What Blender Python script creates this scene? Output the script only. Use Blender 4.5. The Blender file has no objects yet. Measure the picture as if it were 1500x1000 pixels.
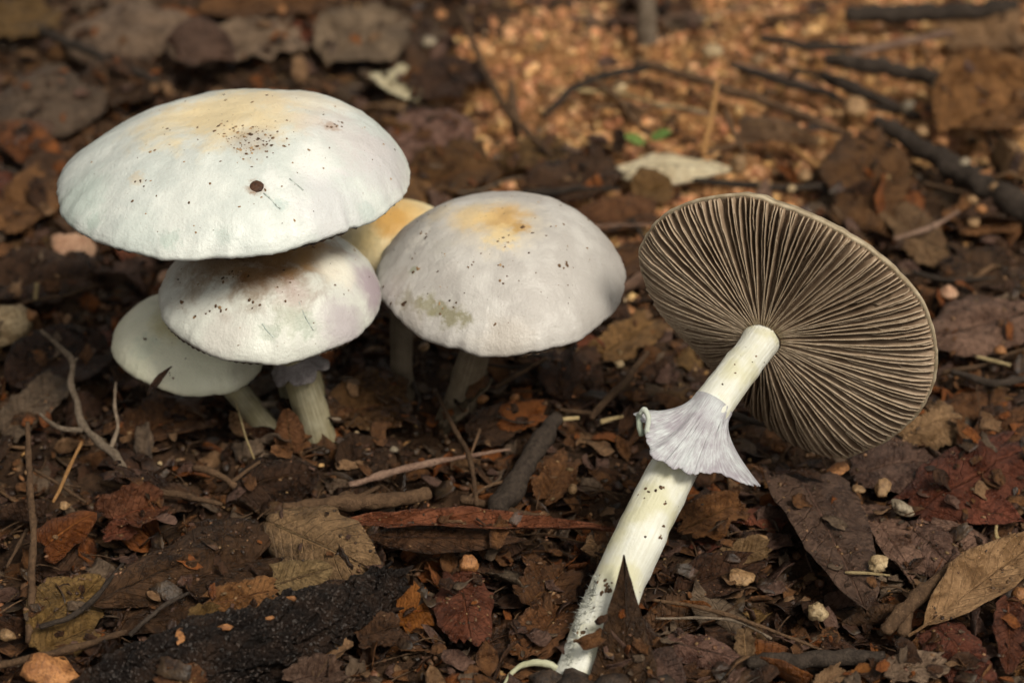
import bpy, math, random
import numpy as np
from mathutils import Vector, Matrix, noise
from mathutils.bvhtree import BVHTree

S = bpy.context.scene
S.unit_settings.system = 'METRIC'
S.unit_settings.scale_length = 0.01            # one unit is one centimetre

# ------------------------------------------------------------------ camera
PITCH = math.radians(33.0); DIST = 70.0; K = 62.5
FOCUS = Vector((0, 0, 5.0))
VD = Vector((0, math.cos(PITCH), -math.sin(PITCH)))
VU = Vector((0, math.sin(PITCH), math.cos(PITCH)))
VR = Vector((1, 0, 0))
CAM = FOCUS - DIST * VD
cd = bpy.data.cameras.new('camera')
cd.sensor_width = 36.0; cd.lens = 36.0 * DIST / 24.0
cd.clip_start = 1.0; cd.clip_end = 3000.0
cd.dof.use_dof = True; cd.dof.focus_distance = DIST - 0.6; cd.dof.aperture_fstop = 0.125
cam = bpy.data.objects.new('camera', cd); S.collection.objects.link(cam)
cam.location = CAM; cam.rotation_euler = (math.radians(90) - PITCH, 0, 0)
S.camera = cam

# ------------------------------------------------------------------ sky, sun, exposure
SUN_FROM = Vector((0.36, -0.46, 0.80)).normalized()
w = bpy.data.worlds.new('World'); S.world = w; w.use_nodes = True
nt = w.node_tree; nt.nodes.clear()
sky = nt.nodes.new('ShaderNodeTexSky'); sky.sky_type = 'NISHITA'; sky.sun_disc = False
sky.sun_elevation = math.asin(SUN_FROM.z); sky.sun_rotation = math.atan2(SUN_FROM.x, SUN_FROM.y)
sky.air_density = 1.0; sky.dust_density = 3.0; sky.ozone_density = 1.0
hs = nt.nodes.new('ShaderNodeHueSaturation'); hs.inputs['Saturation'].default_value = 0.05
bg = nt.nodes.new('ShaderNodeBackground'); bg.inputs['Strength'].default_value = 0.05
wo = nt.nodes.new('ShaderNodeOutputWorld')
wm = nt.nodes.new('ShaderNodeMix'); wm.data_type = 'RGBA'; wm.blend_type = 'MULTIPLY'; wm.inputs[0].default_value = 1.0
wm.inputs[7].default_value = (1.0, 0.96, 0.87, 1)     # warm grey overcast
nt.links.new(sky.outputs[0], hs.inputs['Color']); nt.links.new(hs.outputs[0], wm.inputs[6]); nt.links.new(wm.outputs[2], bg.inputs['Color'])
nt.links.new(bg.outputs[0], wo.inputs['Surface'])
sl = bpy.data.lights.new('sun', 'SUN'); sl.energy = 1.5; sl.angle = math.radians(16); sl.color = (1.0, 0.92, 0.79)
sun = bpy.data.objects.new('sun', sl); S.collection.objects.link(sun)
sun.rotation_euler = (-SUN_FROM).to_track_quat('-Z', 'Y').to_euler()
S.view_settings.view_transform = 'Standard'; S.view_settings.look = 'None'
S.view_settings.exposure = 0.92; S.view_settings.gamma = 1.0
S.view_settings.use_curve_mapping = False
S.cycles.use_denoising = True; S.cycles.use_adaptive_sampling = True; S.cycles.adaptive_threshold = 0.025
S.cycles.max_bounces = 6; S.cycles.diffuse_bounces = 2; S.cycles.glossy_bounces = 2
S.cycles.transmission_bounces = 2; S.cycles.caustics_reflective = False; S.cycles.caustics_refractive = False

# ------------------------------------------------------------------ helpers
def ray(px, py):
    return VD * DIST + VR * ((px - 750) / K) + VU * ((500 - py) / K)
def at_z(px, py, z=0.0):
    v = ray(px, py); return CAM + v * ((z - CAM.z) / v.z)
def at_y(px, py, y):
    v = ray(px, py); return CAM + v * ((y - CAM.y) / v.y)
def at_a(px, py, a):
    return CAM + ray(px, py) * ((DIST + a) / DIST)
def to_px(p):
    q = p - CAM; z = q.dot(VD); return (750 + K * DIST * q.dot(VR) / z, 500 - K * DIST * q.dot(VU) / z)

def ground_h(x, y):
    v = Vector((x, y, 0))
    h = 0.42 * noise.noise(v * 0.22) + 0.30 * noise.noise(v * 0.6 + Vector((7, 3, 1))) + 0.16 * noise.noise(v * 1.5) + 0.07 * noise.noise(v * 3.7)
    return h - 0.12

def mesh(name, verts, faces, mats=None, parent=None, smooth=True, uvs=None, fmat=None):
    me = bpy.data.meshes.new(name)
    me.from_pydata([tuple(v) for v in verts], [], faces)
    if smooth:
        me.polygons.foreach_set('use_smooth', [True] * len(me.polygons))
    if uvs is not None:
        ul = me.uv_layers.new(name='UVMap')
        vi = np.zeros(len(me.loops), dtype=np.int32); me.loops.foreach_get('vertex_index', vi)
        ul.data.foreach_set('uv', np.asarray(uvs, dtype=np.float32)[vi].ravel())
    for m in (mats if isinstance(mats, (list, tuple)) else [mats]):
        if m: me.materials.append(m)
    if fmat is not None:
        me.polygons.foreach_set('material_index', fmat)
    me.update()
    o = bpy.data.objects.new(name, me); S.collection.objects.link(o)
    if parent: o.parent = parent
    return o

def tag(o, label=None, cat=None, group=None, kind=None):
    if label: o['label'] = label
    if cat: o['category'] = cat
    if group: o['group'] = group
    if kind: o['kind'] = kind
    return o

def empty(name, loc):
    e = bpy.data.objects.new(name, None); S.collection.objects.link(e)
    e.location = loc; e.empty_display_size = 0.3
    return e

def catmull(pts, n):
    P = [np.array(p, float) for p in pts]
    if len(P) == 2: return [P[0] + (P[1] - P[0]) * t for t in np.linspace(0, 1, n)]
    P = [2 * P[0] - P[1]] + P + [2 * P[-1] - P[-2]]
    m = len(P) - 3; out = []
    for i in range(n):
        s = i / (n - 1) * m; k = min(int(s), m - 1); t = s - k
        a, b, c, d = P[k:k + 4]
        out.append(0.5 * ((2 * b) + (-a + c) * t + (2 * a - 5 * b + 4 * c - d) * t * t + (-a + 3 * b - 3 * c + d) * t ** 3))
    return out

def frames(path):
    P = [Vector(p[:3]) for p in path]; fr = []; ref = None
    for i, p in enumerate(P):
        t = (P[min(i + 1, len(P) - 1)] - P[max(i - 1, 0)]).normalized()
        if ref is None:
            ref = Vector((0, 0, 1)) if abs(t.z) < 0.9 else Vector((0, -1, 0))
        s = t.cross(ref).normalized(); ref = s.cross(t).normalized()
        fr.append((p, t, s, ref))
    return fr

def tube(path, sides=10, rough=0.0, seed=0, freq=2.0, taper_end=True):
    """path rows: x, y, z, radius"""
    V = []; Fc = []; UV = []; so = Vector((seed * 3.7, seed * 1.3, seed * 2.1)); n = len(path)
    for i, (p, t, s, b) in enumerate(frames(path)):
        r = path[i][3]
        for j in range(sides):
            a = 2 * math.pi * j / sides
            dv = s * math.cos(a) + b * math.sin(a)
            rr = r * (1 + rough * (noise.noise((p + dv * r) * freq + so) + 0.5 * noise.noise((p + dv * r) * freq * 3 + so) + 0.3 * noise.noise((p + dv * r) * freq * 8 + so)))
            V.append(p + dv * rr); UV.append((i / (n - 1), j / sides))
    for i in range(n - 1):
        for j in range(sides):
            k = (j + 1) % sides
            Fc.append((i * sides + j, i * sides + k, (i + 1) * sides + k, (i + 1) * sides + j))
    for i, e in ((0, -1), (n - 1, 1)):
        fr = frames(path)[i]
        c = len(V); V.append(fr[0] + fr[1] * (e * path[i][3] * (0.35 if taper_end else 0.0))); UV.append((i / (n - 1), 0.5))
        for j in range(sides):
            k = (j + 1) % sides
            Fc.append((c, i * sides + k, i * sides + j) if e < 0 else (c, i * sides + j, i * sides + k))
    return V, Fc, UV

# ------------------------------------------------------------------ node materials
class NB:
    def __init__(s, name):
        s.m = bpy.data.materials.new(name); s.m.use_nodes = True; s.t = s.m.node_tree
        s.t.nodes.clear()
        s.out = s.t.nodes.new('ShaderNodeOutputMaterial'); s.b = s.t.nodes.new('ShaderNodeBsdfPrincipled')
        s.t.links.new(s.b.outputs[0], s.out.inputs['Surface'])
    def n(s, kind, **kw):
        o = s.t.nodes.new(kind)
        for k, v in kw.items(): setattr(o, k, v)
        return o
    def link(s, a, b): s.t.links.new(a, b)
    def put(s, sock, v):
        if hasattr(v, 'is_linked') or isinstance(v, bpy.types.NodeSocket): s.link(v, sock)
        else: sock.default_value = v
    def coord(s, kind='Object'): return s.n('ShaderNodeTexCoord').outputs[kind]
    def noise(s, vec, scale, detail=4, rough=0.55, dist=0.0):
        o = s.n('ShaderNodeTexNoise'); s.link(vec, o.inputs['Vector'])
        o.inputs['Scale'].default_value = scale; o.inputs['Detail'].default_value = detail
        o.inputs['Roughness'].default_value = rough; o.inputs['Distortion'].default_value = dist
        return o.outputs['Fac']
    def voro(s, vec, scale, feature='F1', out='Distance', rnd=1.0):
        o = s.n('ShaderNodeTexVoronoi', feature=feature); s.link(vec, o.inputs['Vector'])
        o.inputs['Scale'].default_value = scale; o.inputs['Randomness'].default_value = rnd
        return o.outputs[out]
    def map(s, v, a, b, c=0.0, d=1.0, smooth=True):
        o = s.n('ShaderNodeMapRange'); o.interpolation_type = 'SMOOTHSTEP' if smooth else 'LINEAR'
        s.put(o.inputs['Value'], v)
        for i, x in zip(('From Min', 'From Max', 'To Min', 'To Max'), (a, b, c, d)): o.inputs[i].default_value = x
        return o.outputs['Result']
    def math(s, op, a, b=0.0, c=None):
        o = s.n('ShaderNodeMath', operation=op); s.put(o.inputs[0], a); s.put(o.inputs[1], b)
        if c is not None: s.put(o.inputs[2], c)
        return o.outputs[0]
    def mix(s, f, a, b, mode='MIX'):
        o = s.n('ShaderNodeMix', data_type='RGBA', blend_type=mode); s.put(o.inputs[0], f)
        for sock, v in ((o.inputs[6], a), (o.inputs[7], b)):
            if isinstance(v, tuple): sock.default_value = (*v[:3], 1)
            else: s.link(v, sock)
        return o.outputs[2]
    def sep(s, vec):
        o = s.n('ShaderNodeSeparateXYZ'); s.link(vec, o.inputs[0]); return o.outputs
    def vm(s, op, a, b=None):
        o = s.n('ShaderNodeVectorMath', operation=op); s.put(o.inputs[0], a)
        if b is not None: s.put(o.inputs[1], b)
        return o
    def hsv(s, col, h, sa, v):
        o = s.n('ShaderNodeHueSaturation'); s.put(o.inputs['Hue'], h); s.put(o.inputs['Saturation'], sa); s.put(o.inputs['Value'], v)
        s.link(col, o.inputs['Color']); return o.outputs[0]
    def bump(s, h, strength, dist=0.05):
        o = s.n('ShaderNodeBump'); o.inputs['Strength'].default_value = strength; o.inputs['Distance'].default_value = dist
        s.link(h, o.inputs['Height']); s.link(o.outputs[0], s.b.inputs['Normal']); return o
    def done(s, col, rough=0.6, spec=0.5, sss=0.0):
        s.put(s.b.inputs['Base Color'], (*col, 1) if isinstance(col, tuple) else col)
        s.put(s.b.inputs['Roughness'], rough); s.b.inputs['Specular IOR Level'].default_value = spec
        if sss:
            s.b.inputs['Subsurface Weight'].default_value = sss
            s.b.inputs['Subsurface Radius'].default_value = (0.35, 0.22, 0.14); s.b.inputs['Subsurface Scale'].default_value = 0.5
        return s.m

def mat_leaf(name, dark, light, rough=0.5, vein=0.5, spots=0.6):
    b = NB(name); P = b.coord('Object'); U = b.coord('UV')
    oi = b.n('ShaderNodeObjectInfo'); rnd = oi.outputs['Random']
    off = b.vm('ADD', P, None); cmb = b.n('ShaderNodeCombineXYZ')
    b.link(b.math('MULTIPLY', rnd, 37.0), cmb.inputs[0]); b.link(b.math('MULTIPLY', rnd, 91.0), cmb.inputs[1])
    b.link(cmb.outputs[0], off.inputs[1]); V = off.outputs[0]
    n1 = b.noise(V, 1.2, 6, 0.68, 0.8); n2 = b.noise(V, 6.5, 6, 0.7)
    col = b.mix(b.map(b.math('ADD', b.math('MULTIPLY', n1, 0.55), b.math('MULTIPLY', n2, 0.45)), 0.37, 0.62), dark, light)
    v1 = b.map(b.voro(V, 1.7), 0.10, 0.30, spots, 0.0)
    v1 = b.math('MULTIPLY', v1, b.map(n2, 0.45, 0.6))
    col = b.mix(v1, col, tuple(c * 0.35 for c in dark))
    col = b.mix(b.map(b.voro(V, 6.0), 0.05, 0.13, 0.55, 0.0), col, tuple(min(1, c * 1.7 + 0.02) for c in light))
    n3 = b.noise(V, 2.6, 5, 0.75, 1.5)
    col = b.mix(b.map(n3, 0.56, 0.62, 0.0, 0.45), col, tuple(c * 0.45 for c in dark))
    col = b.mix(b.map(n3, 0.36, 0.42, 0.45, 0.0), col, tuple(min(1, c * 1.45 + 0.008) for c in light))
    uv = b.sep(U); d = b.math('ABSOLUTE', b.math('SUBTRACT', uv[1], 0.5))
    wob = b.math('MULTIPLY', b.math('SUBTRACT', b.noise(V, 1.2, 2), 0.5), 0.12)
    ph = b.math('FRACT', b.math('MULTIPLY', b.math('ADD', b.math('SUBTRACT', uv[0], b.math('MULTIPLY', d, 0.42)), wob), 10.0))
    side = b.map(b.math('ABSOLUTE', b.math('SUBTRACT', ph, 0.5)), 0.0, 0.085, 1.0, 0.0)
    rib = b.map(d, 0.008, 0.035, 1.0, 0.0)
    veins = b.math('MAXIMUM', rib, b.math('MULTIPLY', side, 0.7))
    col = b.mix(b.math('MULTIPLY', veins, vein * 0.55), col, tuple(min(1, c * 1.35 + 0.01) for c in light))
    val = b.math('ADD', b.math('MULTIPLY', rnd, 0.7), 0.62)
    hue = b.math('ADD', 0.492, b.math('MULTIPLY', b.math('FRACT', b.math('MULTIPLY', rnd, 13.7)), 0.014))
    col = b.hsv(col, hue, 1.06, val)
    b.bump(b.math('ADD', b.math('MULTIPLY', veins, -0.7), b.math('ADD', b.math('MULTIPLY', n2, 1.9), b.math('MULTIPLY', n1, 1.4))), 0.95, 0.11)
    return b.done(col, b.map(n1, 0.35, 0.65, rough - 0.27, rough + 0.15), 0.36)

def mat_bark(name, dark, light, rough=0.75, stretch=True, moss=None):
    b = NB(name); P = b.coord('Object'); rnd = b.n('ShaderNodeObjectInfo').outputs['Random']
    U = b.coord('UV')
    n1 = b.noise(P, 1.6, 6, 0.65); n2 = b.noise(P, 9.0, 6, 0.7, 0.4)
    col = b.mix(b.map(b.math('ADD', b.math('MULTIPLY', n1, 0.5), b.math('MULTIPLY', n2, 0.5)), 0.36, 0.62), dark, light)
    col = b.mix(b.map(b.voro(P, 6.5), 0.04, 0.14, 0.6, 0.0), col, tuple(min(1, c * 1.9 + 0.03) for c in light))
    col = b.mix(b.map(n1, 0.52, 0.7, 0.0, 0.6), col, tuple(c * 0.4 for c in dark))
    col = b.hsv(col, 0.5, 1.0, b.math('ADD', b.math('MULTIPLY', rnd, 0.5), 0.72))
    b.bump(b.math('ADD', n2, b.noise(P, 25, 3)), 0.8, 0.07)
    return b.done(col, rough, 0.2)

def mat_stone(name, dark, light, rough=0.6):
    b = NB(name); P = b.coord('Object'); rnd = b.n('ShaderNodeObjectInfo').outputs['Random']
    n1 = b.noise(P, 2.4, 6, 0.7); n2 = b.noise(P, 14, 4)
    col = b.mix(b.map(n1, 0.35, 0.65), dark, light)
    col = b.mix(b.map(n2, 0.5, 0.64, 0.0, 0.5), col, tuple(c * 0.28 for c in dark))
    col = b.hsv(col, 0.5, 1.0, b.math('ADD', b.math('MULTIPLY', rnd, 0.4), 0.8))
    b.bump(b.math('ADD', n1, n2), 0.6, 0.08)
    return b.done(col, rough, 0.45)

LM = {
 'purple': mat_leaf('leaf purple brown', (0.05, 0.025, 0.017), (0.19, 0.112, 0.08), 0.5),
 'tan':    mat_leaf('leaf tan', (0.115, 0.062, 0.029), (0.320, 0.195, 0.105), 0.55),
 'brown':  mat_leaf('leaf brown', (0.05, 0.021, 0.008), (0.2, 0.097, 0.04), 0.5),
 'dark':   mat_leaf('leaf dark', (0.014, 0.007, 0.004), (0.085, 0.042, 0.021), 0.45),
 'rust':   mat_leaf('leaf rust', (0.11, 0.036, 0.011), (0.31, 0.118, 0.038), 0.5),
 'red':    mat_leaf('leaf red', (0.062, 0.019, 0.009), (0.225, 0.082, 0.044), 0.48),
 'olive':  mat_leaf('leaf olive', (0.07, 0.038, 0.013), (0.205, 0.118, 0.046), 0.55),
 'khaki':  mat_leaf('leaf khaki', (0.085, 0.053, 0.026), (0.245, 0.16, 0.082), 0.55, 0.8),
 'grey':   mat_leaf('leaf grey', (0.075, 0.049, 0.031), (0.215, 0.152, 0.1), 0.6),
 'beige':  mat_leaf('leaf beige', (0.150, 0.110, 0.065), (0.260, 0.205, 0.135), 0.6),
 'pale':   mat_leaf('leaf pale', (0.520, 0.430, 0.270), (0.720, 0.640, 0.450), 0.6, 0.2, 0.3),
 'green':  mat_leaf('leaf green', (0.130, 0.210, 0.050), (0.210, 0.300, 0.090), 0.5, 0.2, 0.1),
}
TM = {
 'grey':   mat_bark('twig grey', (0.110, 0.080, 0.055), (0.260, 0.200, 0.145)),
 'brown':  mat_bark('twig brown', (0.060, 0.034, 0.019), (0.150, 0.088, 0.048)),
 'dark':   mat_bark('twig dark', (0.018, 0.013, 0.010), (0.060, 0.044, 0.033)),
 'orange': mat_bark('twig orange', (0.240, 0.115, 0.040), (0.420, 0.230, 0.090)),
 'pink':   mat_bark('twig pink', (0.150, 0.085, 0.060), (0.330, 0.215, 0.155)),
 'straw':  mat_bark('twig straw', (0.280, 0.200, 0.090), (0.450, 0.350, 0.190)),
}
SM = {
 'orange': mat_stone('stone orange', (0.200, 0.078, 0.024), (0.400, 0.180, 0.062)),
 'tan':    mat_stone('stone tan', (0.180, 0.098, 0.042), (0.360, 0.220, 0.105)),
 'cream':  mat_stone('stone cream', (0.250, 0.165, 0.080), (0.520, 0.390, 0.225)),
 'grey':   mat_stone('stone grey', (0.170, 0.130, 0.085), (0.330, 0.270, 0.190)),
 'pink':   mat_stone('stone pink', (0.340, 0.175, 0.100), (0.520, 0.320, 0.205)),
}

def sand_mask(x, y):
    """1 where the bare sandy soil lies, behind the mushrooms"""
    e = min(((x - 3.4) / 6.6) ** 2 + ((y - 19.5) / 8.2) ** 2, 0.30 + ((x - 12) / 11.0) ** 2 + ((y - 23.5) / 8.5) ** 2)
    return e + 0.55 * noise.noise(Vector((x * 0.33, y * 0.33, 4.0)))

def mat_ground():
    b = NB('forest soil'); P = b.coord('Object')
    n1 = b.noise(P, 0.8, 6, 0.65); n2 = b.noise(P, 6.0, 6, 0.7)
    col = b.mix(b.map(b.math('ADD', b.math('MULTIPLY', n1, 0.5), b.math('MULTIPLY', n2, 0.5)), 0.35, 0.65), (0.018, 0.010, 0.006), (0.085, 0.045, 0.023))
    at = b.n('ShaderNodeAttribute', attribute_name='sand')
    sc = b.mix(b.map(n2, 0.3, 0.7), (0.200, 0.085, 0.030), (0.370, 0.180, 0.070))
    f = b.map(b.math('ADD', at.outputs['Fac'], b.math('MULTIPLY', b.math('SUBTRACT', n1, 0.5), 0.5)), 0.35, 0.65)
    col = b.mix(f, col, sc)
    b.bump(b.math('ADD', n2, b.noise(P, 18, 4)), 0.9, 0.12)
    return b.done(col, 0.7, 0.2)

# ------------------------------------------------------------------ ground
def axis(lo, hi, step, far):
    a = list(np.arange(lo, hi + 1e-6, step)); g = step
    up = []; x = hi
    while x < far: g *= 1.22; x += g; up.append(x)
    g = step; dn = []; x = lo
    while x > -far: g *= 1.22; x -= g; dn.append(x)
    return dn[::-1] + a + up
gx = axis(-21, 21, 0.16, 700); gy = axis(-10, 31, 0.16, 700)
gv = []; sv = []
for y in gy:
    for x in gx:
        inn = -40 < x < 40 and -30 < y < 60
        gv.append((x, y, ground_h(x, y) if inn else -0.12)); sv.append(max(0.0, min(1.0, 1.25 - sand_mask(x, y))) if inn else 0.0)
nx = len(gx)
gf = [(j * nx + i, j * nx + i + 1, (j + 1) * nx + i + 1, (j + 1) * nx + i) for j in range(len(gy) - 1) for i in range(nx - 1)]
ground = mesh('ground', gv, gf, mat_ground()); ground['kind'] = 'structure'
at = ground.data.attributes.new('sand', 'FLOAT', 'POINT'); at.data.foreach_set('value', sv)

# ------------------------------------------------------------------ mushrooms
def mat_cap(name, base, tint, center, center_r, center_s, stains, spec=0.35):
    """base / tint: flesh colours mixed by broad mottling; center: disc stain; stains: (local point, radius, colour, strength)"""
    b = NB(name); P = b.coord('Object')
    n0 = b.noise(P, 0.55, 3, 0.5); n1 = b.noise(P, 2.2, 5, 0.6); n2 = b.noise(P, 14, 4, 0.6)
    col = b.mix(b.map(b.math('ADD', b.math('MULTIPLY', n0, 0.65), b.math('MULTIPLY', n1, 0.35)), 0.38, 0.60), base, tint)
    x = b.sep(P); r = b.math('SQRT', b.math('ADD', b.math('MULTIPLY', x[0], x[0]), b.math('MULTIPLY', x[1], x[1])))
    rr = b.math('ADD', r, b.math('MULTIPLY', b.math('SUBTRACT', n1, 0.5), center_r * 1.3))
    col = b.mix(b.map(rr, center_r * 0.25, center_r * 1.25, center_s, 0.0), col, center)
    wn = b.noise(P, 1.5, 5, 0.65, 0.4); wf = b.noise(P, 4.5, 4, 0.65)
    for (p, rad, c, s) in stains:
        d = b.vm('DISTANCE', P, tuple(p)).outputs['Value']
        d = b.math('ADD', d, b.math('MULTIPLY', b.math('SUBTRACT', wn if rad > 0.6 else wf, 0.5), rad * (1.5 if rad > 0.6 else 2.4)))
        col = b.mix(b.map(d, rad * 0.25, rad, s, 0.0), col, c)
    sp = b.math('MULTIPLY', b.map(b.voro(P, 7.0), 0.035, 0.075, 0.75, 0.0), b.map(b.noise(P, 1.1, 2), 0.5, 0.62))
    col = b.mix(sp, col, (0.16, 0.085, 0.035))
    col = b.mix(b.map(b.noise(P, 26, 3, 0.6), 0.54, 0.72, 0.0, 0.30), col, (0.40, 0.35, 0.30))
    ang = b.math('ARCTAN2', x[1], x[0]); fv = b.n('ShaderNodeCombineXYZ'); b.link(b.math('MULTIPLY', ang, 14.0), fv.inputs[0]); b.link(b.math('MULTIPLY', r, 0.9), fv.inputs[1])
    fib = b.noise(fv.outputs[0], 2.2, 4, 0.65)
    col = b.mix(b.math('MULTIPLY', b.map(fib, 0.52, 0.72), b.map(r, 0.4, 2.2, 0.02, 0.10)), col, (0.40, 0.37, 0.34))
    b.bump(b.math('ADD', b.math('ADD', b.math('MULTIPLY', n1, 1.1), b.math('MULTIPLY', n2, 0.5)), b.math('MULTIPLY', fib, 0.22)), 0.42, 0.09)
    return b.done(col, b.map(n1, 0.3, 0.7, 0.30, 0.50), 0.5)

def mat_flesh(name, a, c2, stripe=None, yellow=None):
    b = NB(name); P = b.coord('Object'); U = b.coord('UV'); uv = b.sep(U)
    cx = b.n('ShaderNodeCombineXYZ'); b.link(b.math('MULTIPLY', uv[0], 2.2), cx.inputs[0]); b.link(b.math('MULTIPLY', uv[1], 9.0), cx.inputs[1])
    st = b.noise(cx.outputs[0], 5.0, 4, 0.6); n1 = b.noise(P, 1.5, 5, 0.6)
    col = b.mix(b.map(b.math('ADD', b.math('MULTIPLY', st, 0.5), b.math('MULTIPLY', n1, 0.5)), 0.36, 0.62), a, c2)
    if yellow:
        col = b.mix(b.math('MULTIPLY', b.map(b.noise(P, 0.9, 3), 0.42, 0.62), yellow[1]), col, yellow[0])
    sp = b.math('MULTIPLY', b.map(b.voro(P, 5.5), 0.03, 0.10, 0.6, 0.0), b.map(b.noise(P, 0.8, 2), 0.52, 0.64))
    col = b.mix(sp, col, (0.14, 0.07, 0.025))
    b.bump(b.math('ADD', st, b.math('MULTIPLY', b.noise(P, 16, 4), 0.5)), 0.5, 0.05)
    return b.done(col, 0.6, 0.3)

M_dirt = mat_stone('cap dirt', (0.040, 0.019, 0.008), (0.200, 0.115, 0.055), 0.8)
M_dirt_tan = mat_stone('cap dirt tan', (0.22, 0.13, 0.06), (0.42, 0.28, 0.15), 0.8)
M_hole = mat_stone('rotten pit', (0.030, 0.011, 0.004), (0.090, 0.034, 0.012), 0.6)
M_bruise = mat_stone('blue bruise', (0.34, 0.39, 0.36), (0.52, 0.57, 0.54), 0.7)
M_gillface = mat_bark('gill underside', (0.060, 0.040, 0.028), (0.150, 0.105, 0.075))
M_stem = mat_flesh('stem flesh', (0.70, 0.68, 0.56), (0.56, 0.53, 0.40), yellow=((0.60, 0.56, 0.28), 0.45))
M_stem_shade = mat_flesh('stem flesh in shade', (0.36, 0.33, 0.23), (0.20, 0.17, 0.10), yellow=((0.30, 0.25, 0.11), 0.4))  # shade under the caps is painted into this darker stem colour
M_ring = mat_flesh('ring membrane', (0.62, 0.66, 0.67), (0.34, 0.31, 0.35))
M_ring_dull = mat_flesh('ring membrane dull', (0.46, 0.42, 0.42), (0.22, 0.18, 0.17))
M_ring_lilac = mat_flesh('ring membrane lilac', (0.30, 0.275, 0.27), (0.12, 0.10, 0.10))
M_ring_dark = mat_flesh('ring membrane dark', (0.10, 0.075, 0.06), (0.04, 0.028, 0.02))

def ico(sub=1):
    import bmesh
    bm = bmesh.new(); bmesh.ops.create_icosphere(bm, subdivisions=sub, radius=1.0)
    V = np.array([v.co[:] for v in bm.verts]); Fc = [tuple(v.index for v in f.verts) for f in bm.faces]; bm.free()
    return V, Fc
ICO1 = ico(1); ICO2 = ico(2); ICO3 = ico(3)

def bits_mesh(name, items, mats, parent=None, smooth=False, seed=0):
    """many tiny lumps as one mesh; items: (pos, (sx, sy, sz), normal)"""
    rg = np.random.default_rng(seed); V0, F0 = ICO1; nv = len(V0); VV = []; FF = []
    for i, (p, s, nn) in enumerate(items):
        nn = Vector(nn); q = nn.to_track_quat('Z', 'Y').to_matrix()
        R = np.array(q @ Matrix.Rotation(rg.uniform(0, 6.28), 3, 'Z'))
        v = V0 * (1 + rg.uniform(-0.3, 0.3, (nv, 1))) * np.array(s)
        VV.append(v @ R.T + np.array(p)[None]); FF += [tuple(k + i * nv for k in f) for f in F0]
    fm = np.repeat(rg.integers(0, len(mats), len(items)), len(F0)).astype(np.int32).tolist() if isinstance(mats, list) else None
    return mesh(name, np.concatenate(VV), FF, mats, parent, smooth, fmat=fm)

def cap_shape(R, h, har, seed, p=2.2, q=0.75, nf=220, rim=0.19, dents=(), nick=None, wob=0.017):
    a1, b1, a2, b2, a3, b3, sx, sy = har; so = Vector((seed * 5.1, seed * 2.7, 0))
    us = list(1 - (1 - np.linspace(0, 1, 30)) ** 1.7)
    V = [(sx, sy, h)]; Fc = []
    def Rf(f, u=1.0):
        e = R * (1 + a1 * math.cos(f) + b1 * math.sin(f) + a2 * math.cos(2 * f) + b2 * math.sin(2 * f) + a3 * math.cos(3 * f) + b3 * math.sin(3 * f))
        k = u ** 9
        e *= 1 + k * wob * (noise.noise(Vector((math.cos(f) * 3, math.sin(f) * 3, seed))) + 0.7 * noise.noise(Vector((math.cos(f) * 11, math.sin(f) * 11, seed))) + 0.4 * noise.noise(Vector((math.cos(f) * 29, math.sin(f) * 29, seed))))
        e *= 1 - k * 0.05 * max(0.0, noise.noise(Vector((math.cos(f) * 7, math.sin(f) * 7, seed + 8))) - 0.3)
        if nick:
            d = (f - nick[0] + math.pi) % (2 * math.pi) - math.pi
            e *= 1 - k * nick[1] * math.exp(-(d / nick[2]) ** 2)
        return e
    fs = [2 * math.pi * j / nf for j in range(nf)]
    prof = [(u, h * (1 - u ** p) ** q) for u in us[1:]]
    prof += [(1.006, -rim * 0.25), (1.006, -rim * 0.6), (0.996, -rim * 0.9), (0.972, -rim)]            # rolled margin
    for k, (u, z) in enumerate(prof):
        for f in fs:
            k1 = max(0.0, 1 - u * u) if z > 0 else 0.0; r = Rf(f, min(u, 1.0)) * u; x, y = r * math.cos(f) + sx * k1, r * math.sin(f) + sy * k1
            zz = z + (0.075 * noise.noise(Vector((x, y, z)) * 0.7 + so) + 0.034 * noise.noise(Vector((x, y, z)) * 2.2 + so) + 0.012 * noise.noise(Vector((x, y, z)) * 6.0 + so)) * min(1, 0.35 + h / 2)
            zz += 0.07 * u ** 6 * noise.noise(Vector((math.cos(f) * 2.2, math.sin(f) * 2.2, seed + 3)))
            for (dx, dy, dr, dz) in dents:
                zz -= dz * math.exp(-((x - dx) ** 2 + (y - dy) ** 2) / dr ** 2)
            V.append((x, y, zz))
    for j in range(nf): Fc.append((0, 1 + j, 1 + (j + 1) % nf))
    for k in range(len(prof) - 1):
        for j in range(nf):
            a = 1 + k * nf + j; b = 1 + k * nf + (j + 1) % nf
            Fc.append((a, a + nf, b + nf, b))
    # corrugated gill face
    ng = 96; GV = []; GF = []; rows = [0.985, 0.9, 0.7, 0.45, 0.22, 0.08]
    for i, u in enumerate(rows):
        for j in range(ng * 2):
            f = math.pi * j / ng; r = Rf(f) * u
            zz = -rim + 0.45 * h * (1 - u * u) * 0.55 - (0.16 if j % 2 else 0.0) * math.sin(math.pi * min(1, max(0, (0.985 - u) * 1.2 + 0.1)))
            GV.append((r * math.cos(f), r * math.sin(f), zz))
    m2 = ng * 2
    for i in range(len(rows) - 1):
        for j in range(m2):
            GF.append((i * m2 + j, (i + 1) * m2 + j, (i + 1) * m2 + (j + 1) % m2, i * m2 + (j + 1) % m2))
    return V, Fc, GV, GF

def pick(tree, px, py):
    v = ray(px, py).normalized(); hit, nn, i, d = tree.ray_cast(CAM, v)
    return hit, nn

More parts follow.
